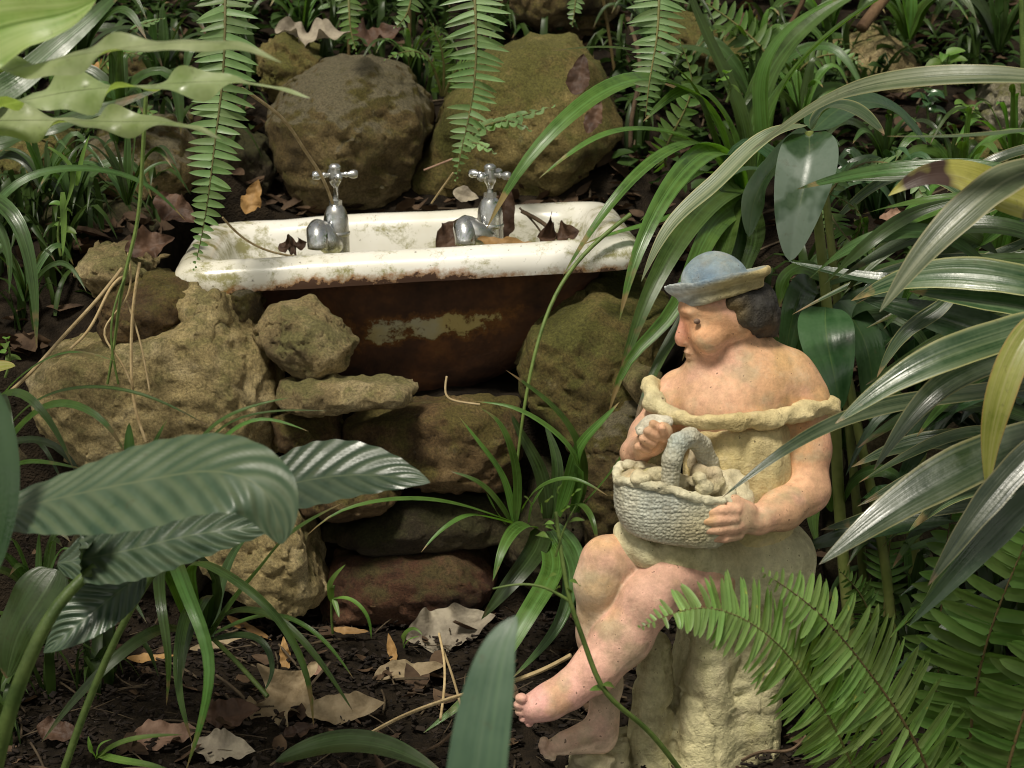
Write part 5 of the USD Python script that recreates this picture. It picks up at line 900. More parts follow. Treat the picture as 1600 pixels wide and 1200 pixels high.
# ---- wavy leaves of the bird's-nest fern, top left
t = thing('nest_fern', 'wavy-edged pale strap leaves reaching in from the top left corner', 'fern', PY(-190, 420, 2.2))
kw = dict(nseg=90, nu=11, kind='strap', fold=-.1)
leaf(t, [(-150, 330, 2.2), (-80, 150, 2.1), (20, 108, 2.02), (120, 86, 1.98), (220, 72, 1.95), (320, 66, 1.92), (385, 76, 1.9), (440, 98, 1.88)], 68, 'nest_fern', wave=.75, freq=4.0, roll=.05, **kw)
leaf(t, [(-150, 340, 2.25), (-80, 190, 2.2), (20, 160, 2.14), (110, 143, 2.12), (210, 134, 2.1), (310, 128, 2.08), (400, 130, 2.06), (484, 153, 2.04)], 64, 'nest_fern', wave=.66, freq=4.3, roll=.05, **kw)
leaf(t, [(-150, 350, 2.3), (-80, 210, 2.26), (20, 188, 2.2), (110, 188, 2.18), (200, 190, 2.16), (280, 193, 2.14), (345, 217, 2.12)], 66, 'nest_fern', wave=.65, freq=4, roll=.0, **kw)
leaf(t, [(-150, 350, 2.35), (-60, 240, 2.36), (60, 200, 2.36), (150, 172, 2.36), (255, 138, 2.36)], 44, 'dark_strap', wave=.2, roll=-.2, **kw)
leaf(t, [(-150, 350, 2.2), (-60, 180, 2.2), (30, 120, 2.24), (90, 70, 2.26), (140, 28, 2.28), (215, -40, 2.28)], 62, 'dark_strap', roll=-.2, label='dark leaf rising behind the bright one', **kw)
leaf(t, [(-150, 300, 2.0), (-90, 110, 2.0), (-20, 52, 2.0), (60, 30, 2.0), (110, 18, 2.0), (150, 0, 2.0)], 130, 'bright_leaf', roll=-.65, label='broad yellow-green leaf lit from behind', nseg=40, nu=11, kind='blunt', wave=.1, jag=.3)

# ---- canes with long striped leaves on the right
t = thing('striped_cane_plant', 'tall canes with long grey-striped leaves reaching in from the right edge', 'plant', (*hit(1640, 1150)[:2], 0))
for pts, r in [([(1330, 1010, 2.95), (1312, 800, 2.93), (1296, 520, 2.9), (1284, 400, 2.9), (1264, 205, 2.9)], [10, 9, 7]), ([(1360, 1010, 3.0), (1330, 700, 3.0), (1304, 430, 3.0), (1288, 290, 3.0)], [8, 6]), ([(1396, 1010, 2.95), (1378, 850, 2.95), (1345, 690, 2.95), (1320, 560, 2.96)], [9, 7]), ([(1440, 1010, 3.05), (1430, 760, 3.05), (1490, 470, 3.05), (1500, 380, 3.05)], [11, 9]), ([(1700, 1150, 2.55), (1690, 700, 2.5), (1680, 300, 2.45), (1660, 60, 2.4)], [12, 9])]:
    stalk(t, pts, r, 'cane', name='cane', sides=10)
kw = dict(nseg=34, nu=13)
leaves(t, [
    ([(1690, 130, 2.45), (1560, 118, 2.45), (1440, 122, 2.47), (1330, 142, 2.52), (1245, 185, 2.58), (1170, 238, 2.62)], 38, {'roll': .25, 'm': 'grey_palm_leaf'}),
    ([(1262, 196, 2.9), (1215, 205, 2.88), (1120, 285, 2.85), (1050, 350, 2.82), (1002, 440, 2.8)], 36, {'roll': -.2, 'm': 'grey_palm_leaf'}),
    ([(1690, 195, 2.35), (1600, 206, 2.3), (1500, 214, 2.28), (1385, 213, 2.26)], 30, {'roll': -.5}),
    ([(1690, 400, 2.4), (1610, 320, 2.38), (1560, 300, 2.36), (1500, 275, 2.35), (1440, 276, 2.34), (1388, 306, 2.33)], 70, {'m': 'scorched_leaf', 'roll': .5}),
    ([(1690, 260, 2.35), (1600, 270, 2.33), (1520, 320, 2.3), (1440, 400, 2.28), (1374, 488, 2.27)], 60, {'roll': .1, 'm': 'grey_palm_leaf'}),
    ([(1690, 460, 2.5), (1600, 440, 2.5), (1500, 428, 2.52), (1400, 440, 2.55), (1330, 470, 2.58)], 56, {'roll': .45}),
    ([(1690, 500, 2.5), (1600, 480, 2.5), (1500, 465, 2.52), (1420, 455, 2.55)], 50, {'roll': .1}),
    ([(1690, 480, 2.35), (1600, 515, 2.33), (1500, 548, 2.3), (1400, 595, 2.28), (1305, 662, 2.27)], 64, {'roll': .15}),
    ([(1690, 500, 2.4), (1560, 560, 2.38), (1470, 605, 2.35), (1410, 668, 2.33), (1365, 735, 2.32)], 48, {'roll': .25}),
    ([(1690, 580, 2.5), (1540, 612, 2.47), (1400, 632, 2.44), (1290, 668, 2.4), (1200, 722, 2.36), (1128, 778, 2.34)], 34, {'roll': .1}),
    ([(1660, 470, 2.25), (1598, 535, 2.22), (1562, 620, 2.2), (1546, 700, 2.2), (1543, 778, 2.2)], 50, {'m': 'yellow_leaf', 'roll': .15}),
    ([(1690, 660, 2.3), (1600, 690, 2.28), (1500, 735, 2.25), (1390, 800, 2.22), (1280, 882, 2.2)], 84, {'roll': .05}),
    ([(1690, 640, 2.2), (1600, 720, 2.18), (1530, 800, 2.16), (1480, 870, 2.15), (1450, 915, 2.15)], 50, {'roll': .25}),
    ([(1690, 720, 2.3), (1600, 790, 2.3), (1520, 870, 2.28), (1420, 978, 2.27)], 46, {'m': 'ovate_leaf', 'roll': .5}),
    ([(1690, 420, 2.7), (1560, 420, 2.68), (1440, 440, 2.68), (1330, 430, 2.7), (1232, 408, 2.72)], 34, {'m': 'ovate_leaf', 'roll': .2}),
    ([(1690, 600, 2.75), (1560, 530, 2.75), (1440, 490, 2.78), (1340, 465, 2.8)], 70, {'m': 'ovate_leaf'}),
    ([(1500, 440, 2.6), (1470, 480, 2.58), (1420, 515, 2.57), (1370, 590, 2.56)], 26, {'roll': .3}),
    ([(1690, 700, 2.75), (1560, 640, 2.75), (1450, 640, 2.78), (1340, 700, 2.8)], 52, {'m': 'dark_strap'}),
    ([(1690, 740, 2.8), (1560, 700, 2.8), (1440, 690, 2.83), (1330, 730, 2.85)], 44),
    ([(1690, 560, 2.8), (1560, 590, 2.82), (1460, 640, 2.85), (1400, 720, 2.87)], 46, {'m': 'ovate_leaf'}),
    ([(1690, 300, 2.8), (1600, 330, 2.8), (1500, 390, 2.8), (1420, 420, 2.8), (1350, 440, 2.8)], 40),
    ([(1690, 250, 2.9), (1600, 290, 2.9), (1520, 330, 2.9), (1430, 400, 2.9)], 44),
    ([(1690, 340, 2.95), (1600, 380, 2.95), (1480, 420, 2.97), (1380, 420, 3.0)], 20),
    ([(1690, 800, 2.6), (1600, 760, 2.6), (1500, 770, 2.62), (1420, 830, 2.64)], 48)], 'palm_leaf', kind='lance', fold=.2, grow=1.0, jag=.1, **kw)
leaves(t, [
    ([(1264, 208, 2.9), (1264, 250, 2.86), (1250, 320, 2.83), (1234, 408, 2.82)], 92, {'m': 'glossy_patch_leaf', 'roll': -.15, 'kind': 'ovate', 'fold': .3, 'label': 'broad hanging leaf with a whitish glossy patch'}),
    ([(1266, 200, 2.92), (1300, 168, 2.9), (1345, 178, 2.87), (1382, 210, 2.85)], 52, {'m': 'palm_leaf', 'kind': 'ovate', 'roll': .3}),
    ([(1270, 205, 2.95), (1340, 160, 3.05), (1400, 175, 3.1), (1448, 225, 3.12)], 70, {'m': 'ovate_leaf', 'kind': 'ovate', 'roll': .1}),
    ([(1290, 480, 2.88), (1292, 530, 2.82), (1302, 580, 2.8), (1314, 640, 2.8)], 88, {'m': 'ovate_leaf', 'kind': 'ovate', 'roll': 0, 'fold': .1}),
    ([(1310, 470, 2.95), (1345, 520, 2.92), (1362, 590, 2.92), (1360, 660, 2.92)], 64, {'m': 'ovate_leaf', 'kind': 'ovate'}),
    ([(1282, 455, 2.95), (1256, 450, 2.9), (1235, 510, 2.88), (1225, 590, 2.88)], 46, {'m': 'ovate_leaf', 'roll': .4}),
    ([(1300, 520, 2.96), (1330, 480, 2.95), (1400, 470, 2.94), (1490, 520, 2.94)], 60, {'m': 'ovate_leaf'}),
    ([(1262, 205, 2.95), (1210, 260, 2.98), (1180, 310, 3.0), (1170, 370, 3.0)], 60, {'m': 'ovate_leaf', 'kind': 'ovate'}),
    ([(1315, 790, 2.94), (1345, 740, 2.9), (1385, 735, 2.88), (1430, 790, 2.86)], 36, {'m': 'dark_strap'}),
    ([(1300, 800, 2.94), (1280, 760, 2.92), (1270, 790, 2.9), (1280, 860, 2.88)], 30, {'m': 'strap_leaf'}),
    ([(1290, 440, 2.92), (1250, 420, 2.96), (1225, 440, 2.98), (1218, 480, 2.98)], 34, {'m': 'strap_leaf'})], 'ovate_leaf', kind='lance', fold=.18, **kw)

rg = rs(404); crowd = []
for k in range(46):                                                  # the crowd of narrow leaves behind, coming from the canes beyond the edge
    x0, y0, Y0 = 1690, rg.uniform(230, 900), rg.uniform(2.55, 3.05); L = rg.uniform(180, 420); a = rg.uniform(-.15, .75); x1, y1 = x0 - L * math.cos(a) * 1.1, y0 + L * math.sin(a) * .8
    if k % 3 == 0: x0 = rg.uniform(1480, 1690); y0 = rg.uniform(300, 860); x1, y1 = x0 - L * .7, y0 + rg.uniform(-40, 160)
    if x1 < 1330 and 560 < y1 < 800: x1 = 1340
    sag = rg.uniform(10, 60); crowd.append(([(x0, y0, Y0), (x0 * .66 + x1 * .34, y0 * .66 + y1 * .34 - sag, Y0), (x0 * .33 + x1 * .67, y0 * .33 + y1 * .67 - sag * .8, Y0 + rg.uniform(-.06, .06)), (x1, y1 + sag * .3, Y0 + rg.uniform(-.1, .1))], rg.uniform(20, 42), {'m': ['palm_leaf', 'dark_strap', 'palm_leaf', 'ovate_leaf', 'strap_leaf'][rg.randint(5)], 'roll': rg.uniform(-.4, .7)}))
leaves(t, crowd, 'palm_leaf', kind='lance', fold=.2, jag=.1, nseg=26, nu=7)

# ---- thin-stemmed weed in front of the figure's feet
t = thing('weed', 'thin green forked stem with tiny leaves rising in front of the crossed feet', 'plant', (*hit(1090, 1240)[:2], 0))
stalk(t, [(1110, 1265, 2.33), (1060, 1200, 2.3), (1000, 1130, 2.27), (944, 1078, 2.25), (915, 1010, 2.25), (890, 935, 2.25), (878, 870, 2.26), (868, 800, 2.27)], [5, 4.6, 4.2, 3], 'stem_green', name='stem')
stalk(t, [(888, 938, 2.25), (850, 918, 2.25), (815, 913, 2.25), (770, 920, 2.25)], [3, 1.5], 'stem_green', name='stem')
stalk(t, [(868, 870, 2.26), (880, 830, 2.26), (900, 790, 2.26)], [2, 1], 'stem_green', name='stem')
rr = rs(77)
for (x, y) in [(944, 1076), (960, 1074), (890, 930), (868, 925), (855, 905), (905, 915), (850, 820), (830, 790), (855, 785), (880, 800), (890, 815), (845, 800), (868, 830), (895, 775), (870, 770), (840, 835), (862, 845)]:
    a = rr.uniform(-.6, 3.7); l_ = rr.uniform(16, 28)
    leaf(t, [(x, y, 2.26), (x + l_ * .5 * math.cos(a), y - l_ * .35 * math.sin(a) - 2, 2.25), (x + l_ * math.cos(a), y - l_ * .6 * math.sin(a), 2.245)], rr.uniform(10, 15), 'seedling', nseg=8, nu=5, kind='ovate', seed=rr.randint(999))

# ---- seedlings and shoots
def sprig(label, root, n, size, seed, mt='seedling', group=None, h=40):
    rr = rs(seed); b = np.array(root, float); t = thing('seedling', label, 'seedling', PY(*root), group)
    stalk(t, [tuple(b), (b[0] + rr.uniform(-8, 8), b[1] - h * .5, b[2]), (b[0] + rr.uniform(-12, 12), b[1] - h, b[2] - .01)], [2.4, 1.2], 'stem_green', name='stem', sides=6)
    for k in range(n):
        y = b[1] - h * (.45 + .55 * k / max(1, n - 1)); a = k * 2.4 + rr.uniform(-.4, .4); L = size * rr.uniform(.7, 1.2); dx, dz = L * math.cos(a), .0003 * L * math.sin(a) * 2.2
        leaf(t, [(b[0], y, b[2]), (b[0] + dx * .5, y - L * .16, b[2] + dz), (b[0] + dx, y - L * rr.uniform(-.3, .2), b[2] + 2 * dz)], L * .55, mt, nseg=8, nu=5, kind='ovate', seed=rr.randint(999))
sprig('green seedling with oval leaves left of the tall reed on the right bank', (1478, 150, 3.8), 9, 34, 1, h=65)
sprig('seedling with dark round leaves between the two pale rocks on the right bank', (1450, 200, 3.7), 7, 32, 2, 'ovate_leaf', h=55)
sprig('low seedling in front of the pale block at the right edge', (1510, 205, 3.75), 8, 26, 3, h=40)
sprig('two-leaved seedling growing at the left edge beside the yellow leaf', (8, 590, 2.85), 4, 26, 4, h=60)
sprig('tiny pale shoot left of the grey rock, top left', (95, 400, 3.1), 5, 22, 5, h=80)
sprig('sprout with one round leaf behind the strap leaves above the clump', (1135, 160, 3.5), 3, 30, 6, h=45)
t = thing('shoot', 'slender shoot with three narrow leaves against the reddish stone', 'plant', PY(520, 985, 2.9))
stalk(t, [(520, 990, 2.9), (518, 945, 2.89), (522, 915, 2.88)], [2.5, 2], 'stem_green', name='stem', sides=6)
leaves(t, [([(519, 940, 2.88), (516, 915, 2.87), (540, 882, 2.86)], 12), ([(522, 935, 2.88), (550, 938, 2.86), (572, 960, 2.85), (580, 998, 2.85)], 9), ([(521, 935, 2.88), (526, 950, 2.87), (530, 965, 2.86)], 9)], 'seedling', nseg=14, nu=5)
t = thing('shoot', 'curled yellow-green shoot at the foot of the reddish stone', 'plant', (*hit(632, 1012)[:2], 0))
leaves(t, [([(630, 1012, 2.88), (632, 990, 2.87), (648, 982, 2.86), (660, 992, 2.85)], 9), ([(631, 1012, 2.88), (640, 998, 2.86), (655, 994, 2.85)], 6)], 'seedling', nseg=12, nu=5)
t = thing('shoot', 'forked pale green shoot at the bottom left on the soil', 'plant', (*hit(155, 1190)[:2], 0))
leaves(t, [([(150, 1185, 2.35), (190, 1160, 2.33), (240, 1150, 2.32), (285, 1148, 2.31)], 12), ([(155, 1180, 2.35), (200, 1190, 2.3), (250, 1200, 2.28), (285, 1215, 2.27)], 15), ([(150, 1185, 2.35), (140, 1165, 2.34), (138, 1150, 2.34)], 10), ([(150, 1185, 2.35), (160, 1160, 2.34), (175, 1155, 2.34)], 8)], 'seedling', nseg=14, nu=5)
t = thing('grass_stalk', 'long green grass stalk with nodes hanging left of the bathtub', 'grass', PY(225, 150, 3.0))
stalk(t, [(228, 150, 2.9), (222, 260, 2.9), (212, 360, 2.89), (195, 430, 2.88), (178, 540, 2.87), (168, 600, 2.87)], [3.4, 3, 2], 'stem_green', name='stem')
stalk(t, [(196, 430, 2.88), (175, 500, 2.86), (185, 600, 2.86)], 1.8, 'stem_green', name='stem')
leaves(t, [([(98, 300, 2.95), (100, 350, 2.94), (98, 400, 2.93)], 11), ([(75, 230, 2.95), (110, 260, 2.94), (100, 330, 2.93)], 9), ([(120, 290, 2.95), (130, 240, 2.95), (140, 210, 2.95)], 8)], 'seedling', nseg=12, nu=5)
for k, (lab, pts, r, m) in enumerate([
    ('dry brown stem arching down onto the left tap', [(378, 138, 2.99), (430, 175, 3.05), (480, 240, 3.18), (505, 280, 3.22), (520, 318, 3.24)], 2.6, 'straw'),
    ('fine dry stem running down the inside of the bathtub from the fern', [(348, 340, 3.03), (385, 375, 3.1), (430, 395, 3.15), (470, 402, 3.18)], 1.8, 'straw'),
    ('long straw stalk bent at the left rock, upper end by the fern', [(190, 420, 2.95), (150, 470, 2.9), (95, 530, 2.88), (40, 590, 2.86), (0, 625, 2.85)], 3.0, 'straw'),
    ('second straw stalk leaning beside the long one', [(195, 430, 2.96), (170, 455, 2.9), (135, 520, 2.88), (110, 545, 2.87)], 2.4, 'straw'),
    ('vertical straw down the face of the mortared block', [(218, 410, 2.9), (208, 480, 2.88), (205, 560, 2.87), (212, 640, 2.86), (228, 690, 2.86)], 2.6, 'straw'),
    ('thin zigzag straw on the mortared block', [(200, 395, 2.9), (195, 470, 2.88), (163, 520, 2.87), (185, 560, 2.86), (207, 605, 2.86)], 1.8, 'straw'),
    ('thin straight straw to the right on the mortared block', [(198, 470, 2.89), (215, 520, 2.88), (234, 612, 2.87)], 1.6, 'straw'),
    ('dry reddish twig beside the tip of the pale frond', [(662, 266, 3.4), (690, 255, 3.4), (708, 248, 3.4)], 1.6, 'dead_pink'),
    ('fine pale twig standing on the rear rim left of the right tap', [(674, 318, 3.45), (690, 295, 3.44), (708, 270, 3.42)], 1.5, 'straw'),
    ('dry root curling over the dark hollow under the bathtub', [(698, 588, 2.93), (698, 618, 2.91), (720, 628, 2.89), (750, 632, 2.88)], 1.8, 'straw'),
    ('straw lying on the soil left of the pink foot', [(575, 1148, 2.56), (650, 1110, 2.5), (740, 1080, 2.47)], 3.2, 'straw'),
    ('broken dry reed beside the green blade, pointing at the shin', [(800, 1065, 2.62), (850, 1046, 2.6), (892, 1024, 2.58)], 4, 'straw'),
    ('pale upright straw stuck in the soil in front of the grey leaf', [(686, 990, 2.7), (695, 1050, 2.6), (688, 1125, 2.5)], 2.2, 'straw'),
    ('leaning straw crossing the upright one', [(690, 1010, 2.68), (708, 1060, 2.58), (724, 1118, 2.5)], 2.2, 'straw'),
    ('bent brown twig lying at the bottom centre', [(640, 1180, 2.42), (690, 1160, 2.4), (720, 1130, 2.42)], 3, 'twig'),
    ('dry twig leaning on the lower right of the cement seat', [(1160, 1188, 2.46), (1200, 1174, 2.44), (1235, 1172, 2.44), (1260, 1150, 2.44)], 3, 'twig'),
    ('dark stick crossing the rear rim of the bathtub right of the tap', [(815, 330, 3.4), (850, 350, 3.38), (890, 390, 3.33), (905, 400, 3.3)], 3.4, 'twig'),
    ('thin dark twig beside the dark stick in the bathtub', [(812, 325, 3.42), (840, 355, 3.38), (858, 385, 3.34)], 1.6, 'twig'),
    ('brown rotten branch across the top of the right boulder', [(985, 40, 3.75), (1000, 110, 3.72), (988, 180, 3.7), (985, 230, 3.7)], 3.5, 'twig'),
    ('bare brown branch stub poking down at the top right', [(1395, -20, 3.9), (1360, 25, 3.85), (1345, 45, 3.83)], 9, 'litter'),
    ('thin branch standing behind the dark fern at the top right', [(1260, -10, 4.0), (1240, 30, 4.0), (1222, 60, 4.0), (1215, 110, 4.0)], 4, 'litter'),
    ('tall green reed at the right edge, top', [(1596, -40, 3.4), (1598, 50, 3.4), (1600, 150, 3.4)], 5, 'stem_green')]):
    v, f, uv = tube(PT(pts), r * mpp(np.mean([p[2] for p in pts])), 7, 26); rg = rs(k)
    obj('dry_stem' if m != 'stem_green' else 'reed', v, f, m, label=lab, cat='stem' if m != 'stem_green' else 'reed', uv=uv)

# ---- fallen leaves
def dead_leaf(label, c, ang, L, w, m, Y=None, lift=.016, curl=.25, kind='lance', seed=0, tilt=.5, jag=.25, cat='dead leaf', lobes=0):
    """A dry leaf lying at that pixel; ang is its direction in the picture, degrees; curled and crinkled."""
    o = PY(c[0], c[1], Y) if Y else hit(*c) + [0, 0, lift]
    L, w = L * mpp(o[1]), w * mpp(o[1]); a = math.radians(ang)
    n = norm(np.array([0, -tilt, 1 - tilt * .4])); d = np.array([math.cos(a), 0, 0]) + np.array([0, (1 - tilt), tilt]) * math.sin(a); d = norm(d - n * (d @ n))
    pts = np.array([o - d * L / 2 + n * curl * L * .22, o - d * L * .2, o + d * L * .2 + n * .02 * L, o + d * L / 2 + n * curl * L * .3])
    v, f, uv = leaf_mesh(pts, w, kind=kind, fold=.15 + curl * .6, wave=curl, freq=2.2, nseg=56, nu=19, jag=jag, seed=seed, up=n, roll=0, cup=-curl * .3)
    q = (meshkit.fbm(v * 38 + seed, 3, seed % 13) - .5); v = v + n * (q * .016)[:, None]
    if lobes:
        u = uv[:, 0] * 2 - 1; k = 1 + .42 * np.sin(uv[:, 1] * 6.28 * lobes + .6) * np.abs(u); s_ = np.cross(d, n); x = (v - o) @ s_
        v = v + np.outer(x * (k - 1), s_)
    obj('dead_leaf', v, f, m, label=label, cat=cat, uv=uv)
DL = [('big pale lobed dead leaf on the soil at the bottom, left of the green leaf', (450, 1110), 60, 150, 95, 'dead_tan', dict(lobes=2, curl=.45, tilt=.75)),
    ('pale torn end of a dead leaf reaching right from the lobed one', (540, 1128), 10, 130, 60, 'dead_tan', dict(curl=.3, tilt=.6)),
    ('large crinkled grey dead leaf leaning below the reddish stone', (705, 1003), 22, 150, 84, 'dead_grey', dict(curl=.35, tilt=.7)),
    ('tan boat-shaped dead leaf on the soil under the grey one', (640, 1068), 12, 115, 40, 'dead_tan', dict(curl=.2)),
    ('pinkish dead leaf at the bottom edge, left', (260, 1170), 12, 110, 62, 'dead_pink', dict(curl=.25)),
    ('purplish grey dead leaf beside the pinkish one at the bottom edge', (350, 1190), -14, 110, 60, 'dead_grey', dict(curl=.25)),
    ('mauve brown dead leaf left of the lobed leaf', (365, 1135), 20, 90, 54, 'dead_brown', dict(curl=.3)),
    ('orange tan leaf standing behind the lobed leaf', (446, 1040), 95, 60, 18, 'dead_orange', dict(curl=.2, tilt=.9)),
    ('upright orange sliver below the reddish stone', (612, 1030), 100, 52, 16, 'dead_orange', dict(curl=.2, tilt=.9)),
    ('long tan bamboo-like leaf under the lower left clump', (238, 1046), 8, 80, 18, 'dead_orange', dict(curl=.15)),
    ('tan strip of leaf between the drooping blades, lower left', (340, 1025), 22, 90, 18, 'dead_tan', dict(curl=.15)),
    ('orange brown strip pointing to the lower left clump', (390, 1000), -42, 90, 18, 'dead_orange', dict(curl=.15)),
    ('small pink dead leaf right of the lobed leaf stem', (495, 1062), 60, 34, 26, 'dead_pink', dict(curl=.25)),
    ('small brown dead leaf at the bottom left corner', (95, 1165), -20, 80, 40, 'dead_brown', dict(curl=.3)),
    ('flat orange leaf along the foot of the reddish stone', (548, 1004), -8, 60, 14, 'dead_orange', dict(curl=.1)),
    ('dry leaf stuck upright behind the lower left clump', (470, 1160), 30, 60, 30, 'dead_brown', dict(curl=.4)),
    ('dark curled leaf lying in the bathtub left of the left tap', (458, 388), 20, 46, 34, 'dead_brown', dict(Y=3.24, curl=.6, tilt=.8, jag=.9)),
    ('large brown leaf wrapped round the base of the right tap', (720, 370), 40, 90, 60, 'dead_brown', dict(Y=3.33, curl=.4, tilt=.9)),
    ('brown leaf standing in the bathtub right of the right tap', (785, 340), 80, 100, 44, 'dead_brown', dict(Y=3.36, curl=.3, tilt=1.)),
    ('orange rolled leaf lying along the front rim right of the right tap', (790, 382), -12, 90, 22, 'dead_orange', dict(Y=3.22, curl=.3)),
    ('heap of dark rotten leaf in the right half of the bathtub', (872, 372), 10, 66, 50, 'dead_brown', dict(Y=3.3, curl=.6, tilt=.8, jag=.9)),
    ('small mauve leaf on the rear rim behind the right tap', (728, 305), -25, 42, 24, 'dead_grey', dict(Y=3.46, tilt=.9, curl=.15)),
    ('brown curled dead leaf at the left end of the bathtub', (275, 330), -40, 80, 50, 'dead_brown', dict(Y=3.2, tilt=.9, curl=.3)),
    ('second brown dead leaf, left of the bathtub corner', (235, 385), 15, 80, 46, 'dead_brown', dict(Y=3.12, tilt=.8, curl=.4)),
    ('tan hanging dead leaf behind the left end of the bathtub', (395, 310), 75, 60, 30, 'dead_orange', dict(Y=3.55, tilt=1., curl=.4)),
    ('large pale grey dead leaf on the bank above the brown boulder', (490, 60), -12, 118, 56, 'dead_grey', dict(Y=3.95, tilt=.42, curl=.5)),
    ('brown dead leaf lying behind the hanging ferns at the top', (590, 62), 25, 90, 50, 'dead_brown', dict(Y=4.0, tilt=.4, curl=.45)),
    ('brown dead leaf hanging on the right edge of the tall boulder', (905, 118), 80, 70, 36, 'dead_brown', dict(Y=3.6, tilt=1., curl=.3)),
    ('brown dead leaf caught below it on the tall boulder', (928, 185), 70, 56, 26, 'dead_brown', dict(Y=3.58, tilt=1., curl=.3)),
    ('pinkish dead leaf in the gap left of the little bright fern', (1402, 338), 20, 60, 26, 'dead_pink', dict(Y=3.0, tilt=.7, curl=.4)),
    ('pale orange dead leaf on the bank under the top left strap leaves', (155, 110), 10, 50, 28, 'dead_orange', dict(Y=3.7, tilt=.6)),
    ('pink dead leaf low in the right hand gap behind the ferns', (1415, 1000), 30, 40, 30, 'dead_pink', dict(tilt=.6))]
for k, (lab, c, ang, L, w, m, o) in enumerate(DL): dead_leaf(lab, c, ang, L, w, m, seed=100 + k * 13, **o)
t = thing('fallen_leaf', 'yellow green leaf at the left edge beside the small seedling', 'leaf', PY(8, 575, 2.8)); leaf(t, [(-25, 582, 2.8), (0, 575, 2.79), (24, 572, 2.78)], 30, 'yellow_leaf', kind='ovate', nseg=14)

# ---- dark strap-leaved clumps of the background bank
def clump(label, root, n, L, w, seed, m='dark_strap', spread=1.):
    rr = rs(seed); b = np.array(root, float); t = thing('strap_leaf_plant', label, 'plant', PY(*root))
    for k in range(n):
        a = (k + .5) / n * 2 - 1 + rr.uniform(-.15, .15); l_ = L * rr.uniform(.65, 1.15); x1 = b[0] + a * l_ * .35 * spread; x2 = b[0] + a * l_ * spread; dy = rr.uniform(-.16, .05)
        leaf(t, [tuple(b), (x1, b[1] - l_ * .5, b[2] + dy * .4), ((x1 + x2) / 2, b[1] - l_ * (.8 - .25 * abs(a)), b[2] + dy * .7), (x2, b[1] - l_ * (.85 - .75 * abs(a)), b[2] + dy)], w * rr.uniform(.7, 1.2), m, nseg=18, roll=rr.uniform(-.5, .5), seed=rr.randint(9999))
clump('dark strap leaves at the top left between the wavy leaves', (250, 130, 3.8), 9, 150, 20, 201)
clump('thin dark leaves at the left edge under the wavy leaves', (70, 300, 3.3), 9, 130, 14, 202)
clump('dark leaves left of the hanging fern near the top edge', (330, 160, 3.75), 6, 190, 24, 203, spread=.4)
clump('strap leaves at the top edge right of the upright blades', (1420, 60, 4.0), 9, 130, 22, 204, 'strap_leaf')
clump('strap leaves high in the top right corner', (1560, 80, 4.0), 10, 150, 20, 205, 'dark_strap')
clump('small strap leaves behind the dark fern, top', (1290, 60, 4.2), 8, 120, 18, 206, 'strap_leaf')
clump('narrow leaves at the top edge above the big boulder', (590, 20, 4.2), 7, 110, 12, 207)
clump('narrow dark leaves beside the pale rock on the right bank', (1380, 250, 3.5), 7, 100, 16, 208)
clump('tuft of narrow leaves below the scorched leaf', (1500, 420, 3.1), 9, 120, 12, 209, 'strap_leaf')
clump('dark leafy tuft at the foot of the canes', (1420, 960, 3.0), 9, 160, 22, 210)
clump('low dark leaves behind the figure waist', (1320, 700, 3.05), 8, 140, 26, 211)
clump('upright dark strap leaves left of the hanging fern', (185, 230, 3.5), 9, 200, 26, 213, spread=.45)
clump('dark narrow leaves hanging over the shaded grey brown rock', (110, 330, 3.3), 8, 120, 16, 214)
clump('dark leaves behind the broad hanging leaf on the right', (1270, 360, 3.3), 12, 190, 24, 215, 'ovate_leaf')
clump('dark leaves between the canes and the right edge', (1430, 620, 3.1), 14, 220, 27, 216, 'ovate_leaf')
clump('shaded leaves low behind the right hand palm leaves', (1560, 760, 3.0), 12, 220, 26, 217, 'ovate_leaf')
clump('mid green leaves above the pale rock on the right bank', (1500, 300, 3.4), 9, 150, 28, 218, 'strap_leaf')
clump('low green leaves beside the small strap clump, upper right', (1250, 190, 3.7), 9, 120, 22, 219, 'strap_leaf')
clump('thin leaves in front of the broad rock at the top edge', (1010, 60, 4.0), 7, 110, 14, 220)
clump('dark leaves filling the shade under the long grey palm leaf', (1370, 340, 3.35), 15, 150, 20, 221, 'ovate_leaf')
clump('green strap leaves in the shade behind the scorched leaf', (1560, 420, 3.2), 10, 190, 26, 222, 'strap_leaf')
clump('dark strap leaves behind the figure shoulder', (1240, 620, 3.1), 9, 210, 30, 223)
clump('narrow leaves right of the small strap clump at the top', (1180, 110, 4.0), 8, 130, 16, 224, 'strap_leaf')
clump('tuft of thin leaves in the litter above the big brown boulder', (640, 110, 4.0), 7, 90, 9, 225, 'strap_leaf')
clump('bright narrow tuft at the top edge left of the pale frond', (470, 60, 4.2), 8, 110, 10, 231, 'strap_leaf')
clump('dark grassy tuft at the top edge right of the hanging frond', (850, 90, 4.2), 8, 120, 12, 232)
clump('dense dark leaves on the bank behind the upright strap leaves', (1180, 180, 3.85), 11, 170, 18, 233)
clump('dark grassy leaves beneath the wavy leaves, left', (200, 320, 3.2), 9, 150, 13, 234)
clump('grassy leaves in front of the dark cracked rock at the left edge', (40, 470, 3.0), 8, 130, 13, 235)
clump('dark leaves behind the top left bright leaf', (120, 120, 3.6), 9, 180, 24, 236)
clump('strap leaves beside the pale block at the right edge', (1580, 260, 3.5), 10, 150, 18, 237, 'strap_leaf')
clump('small leaves in the gap under the little bright fern', (1350, 450, 3.15), 9, 120, 18, 238)
clump('dark strap leaves in the shade behind the pleated leaf stalk', (60, 960, 2.75), 10, 170, 20, 239)
clump('dark leaves along the left foot of the wall', (130, 1000, 2.8), 8, 120, 18, 212)

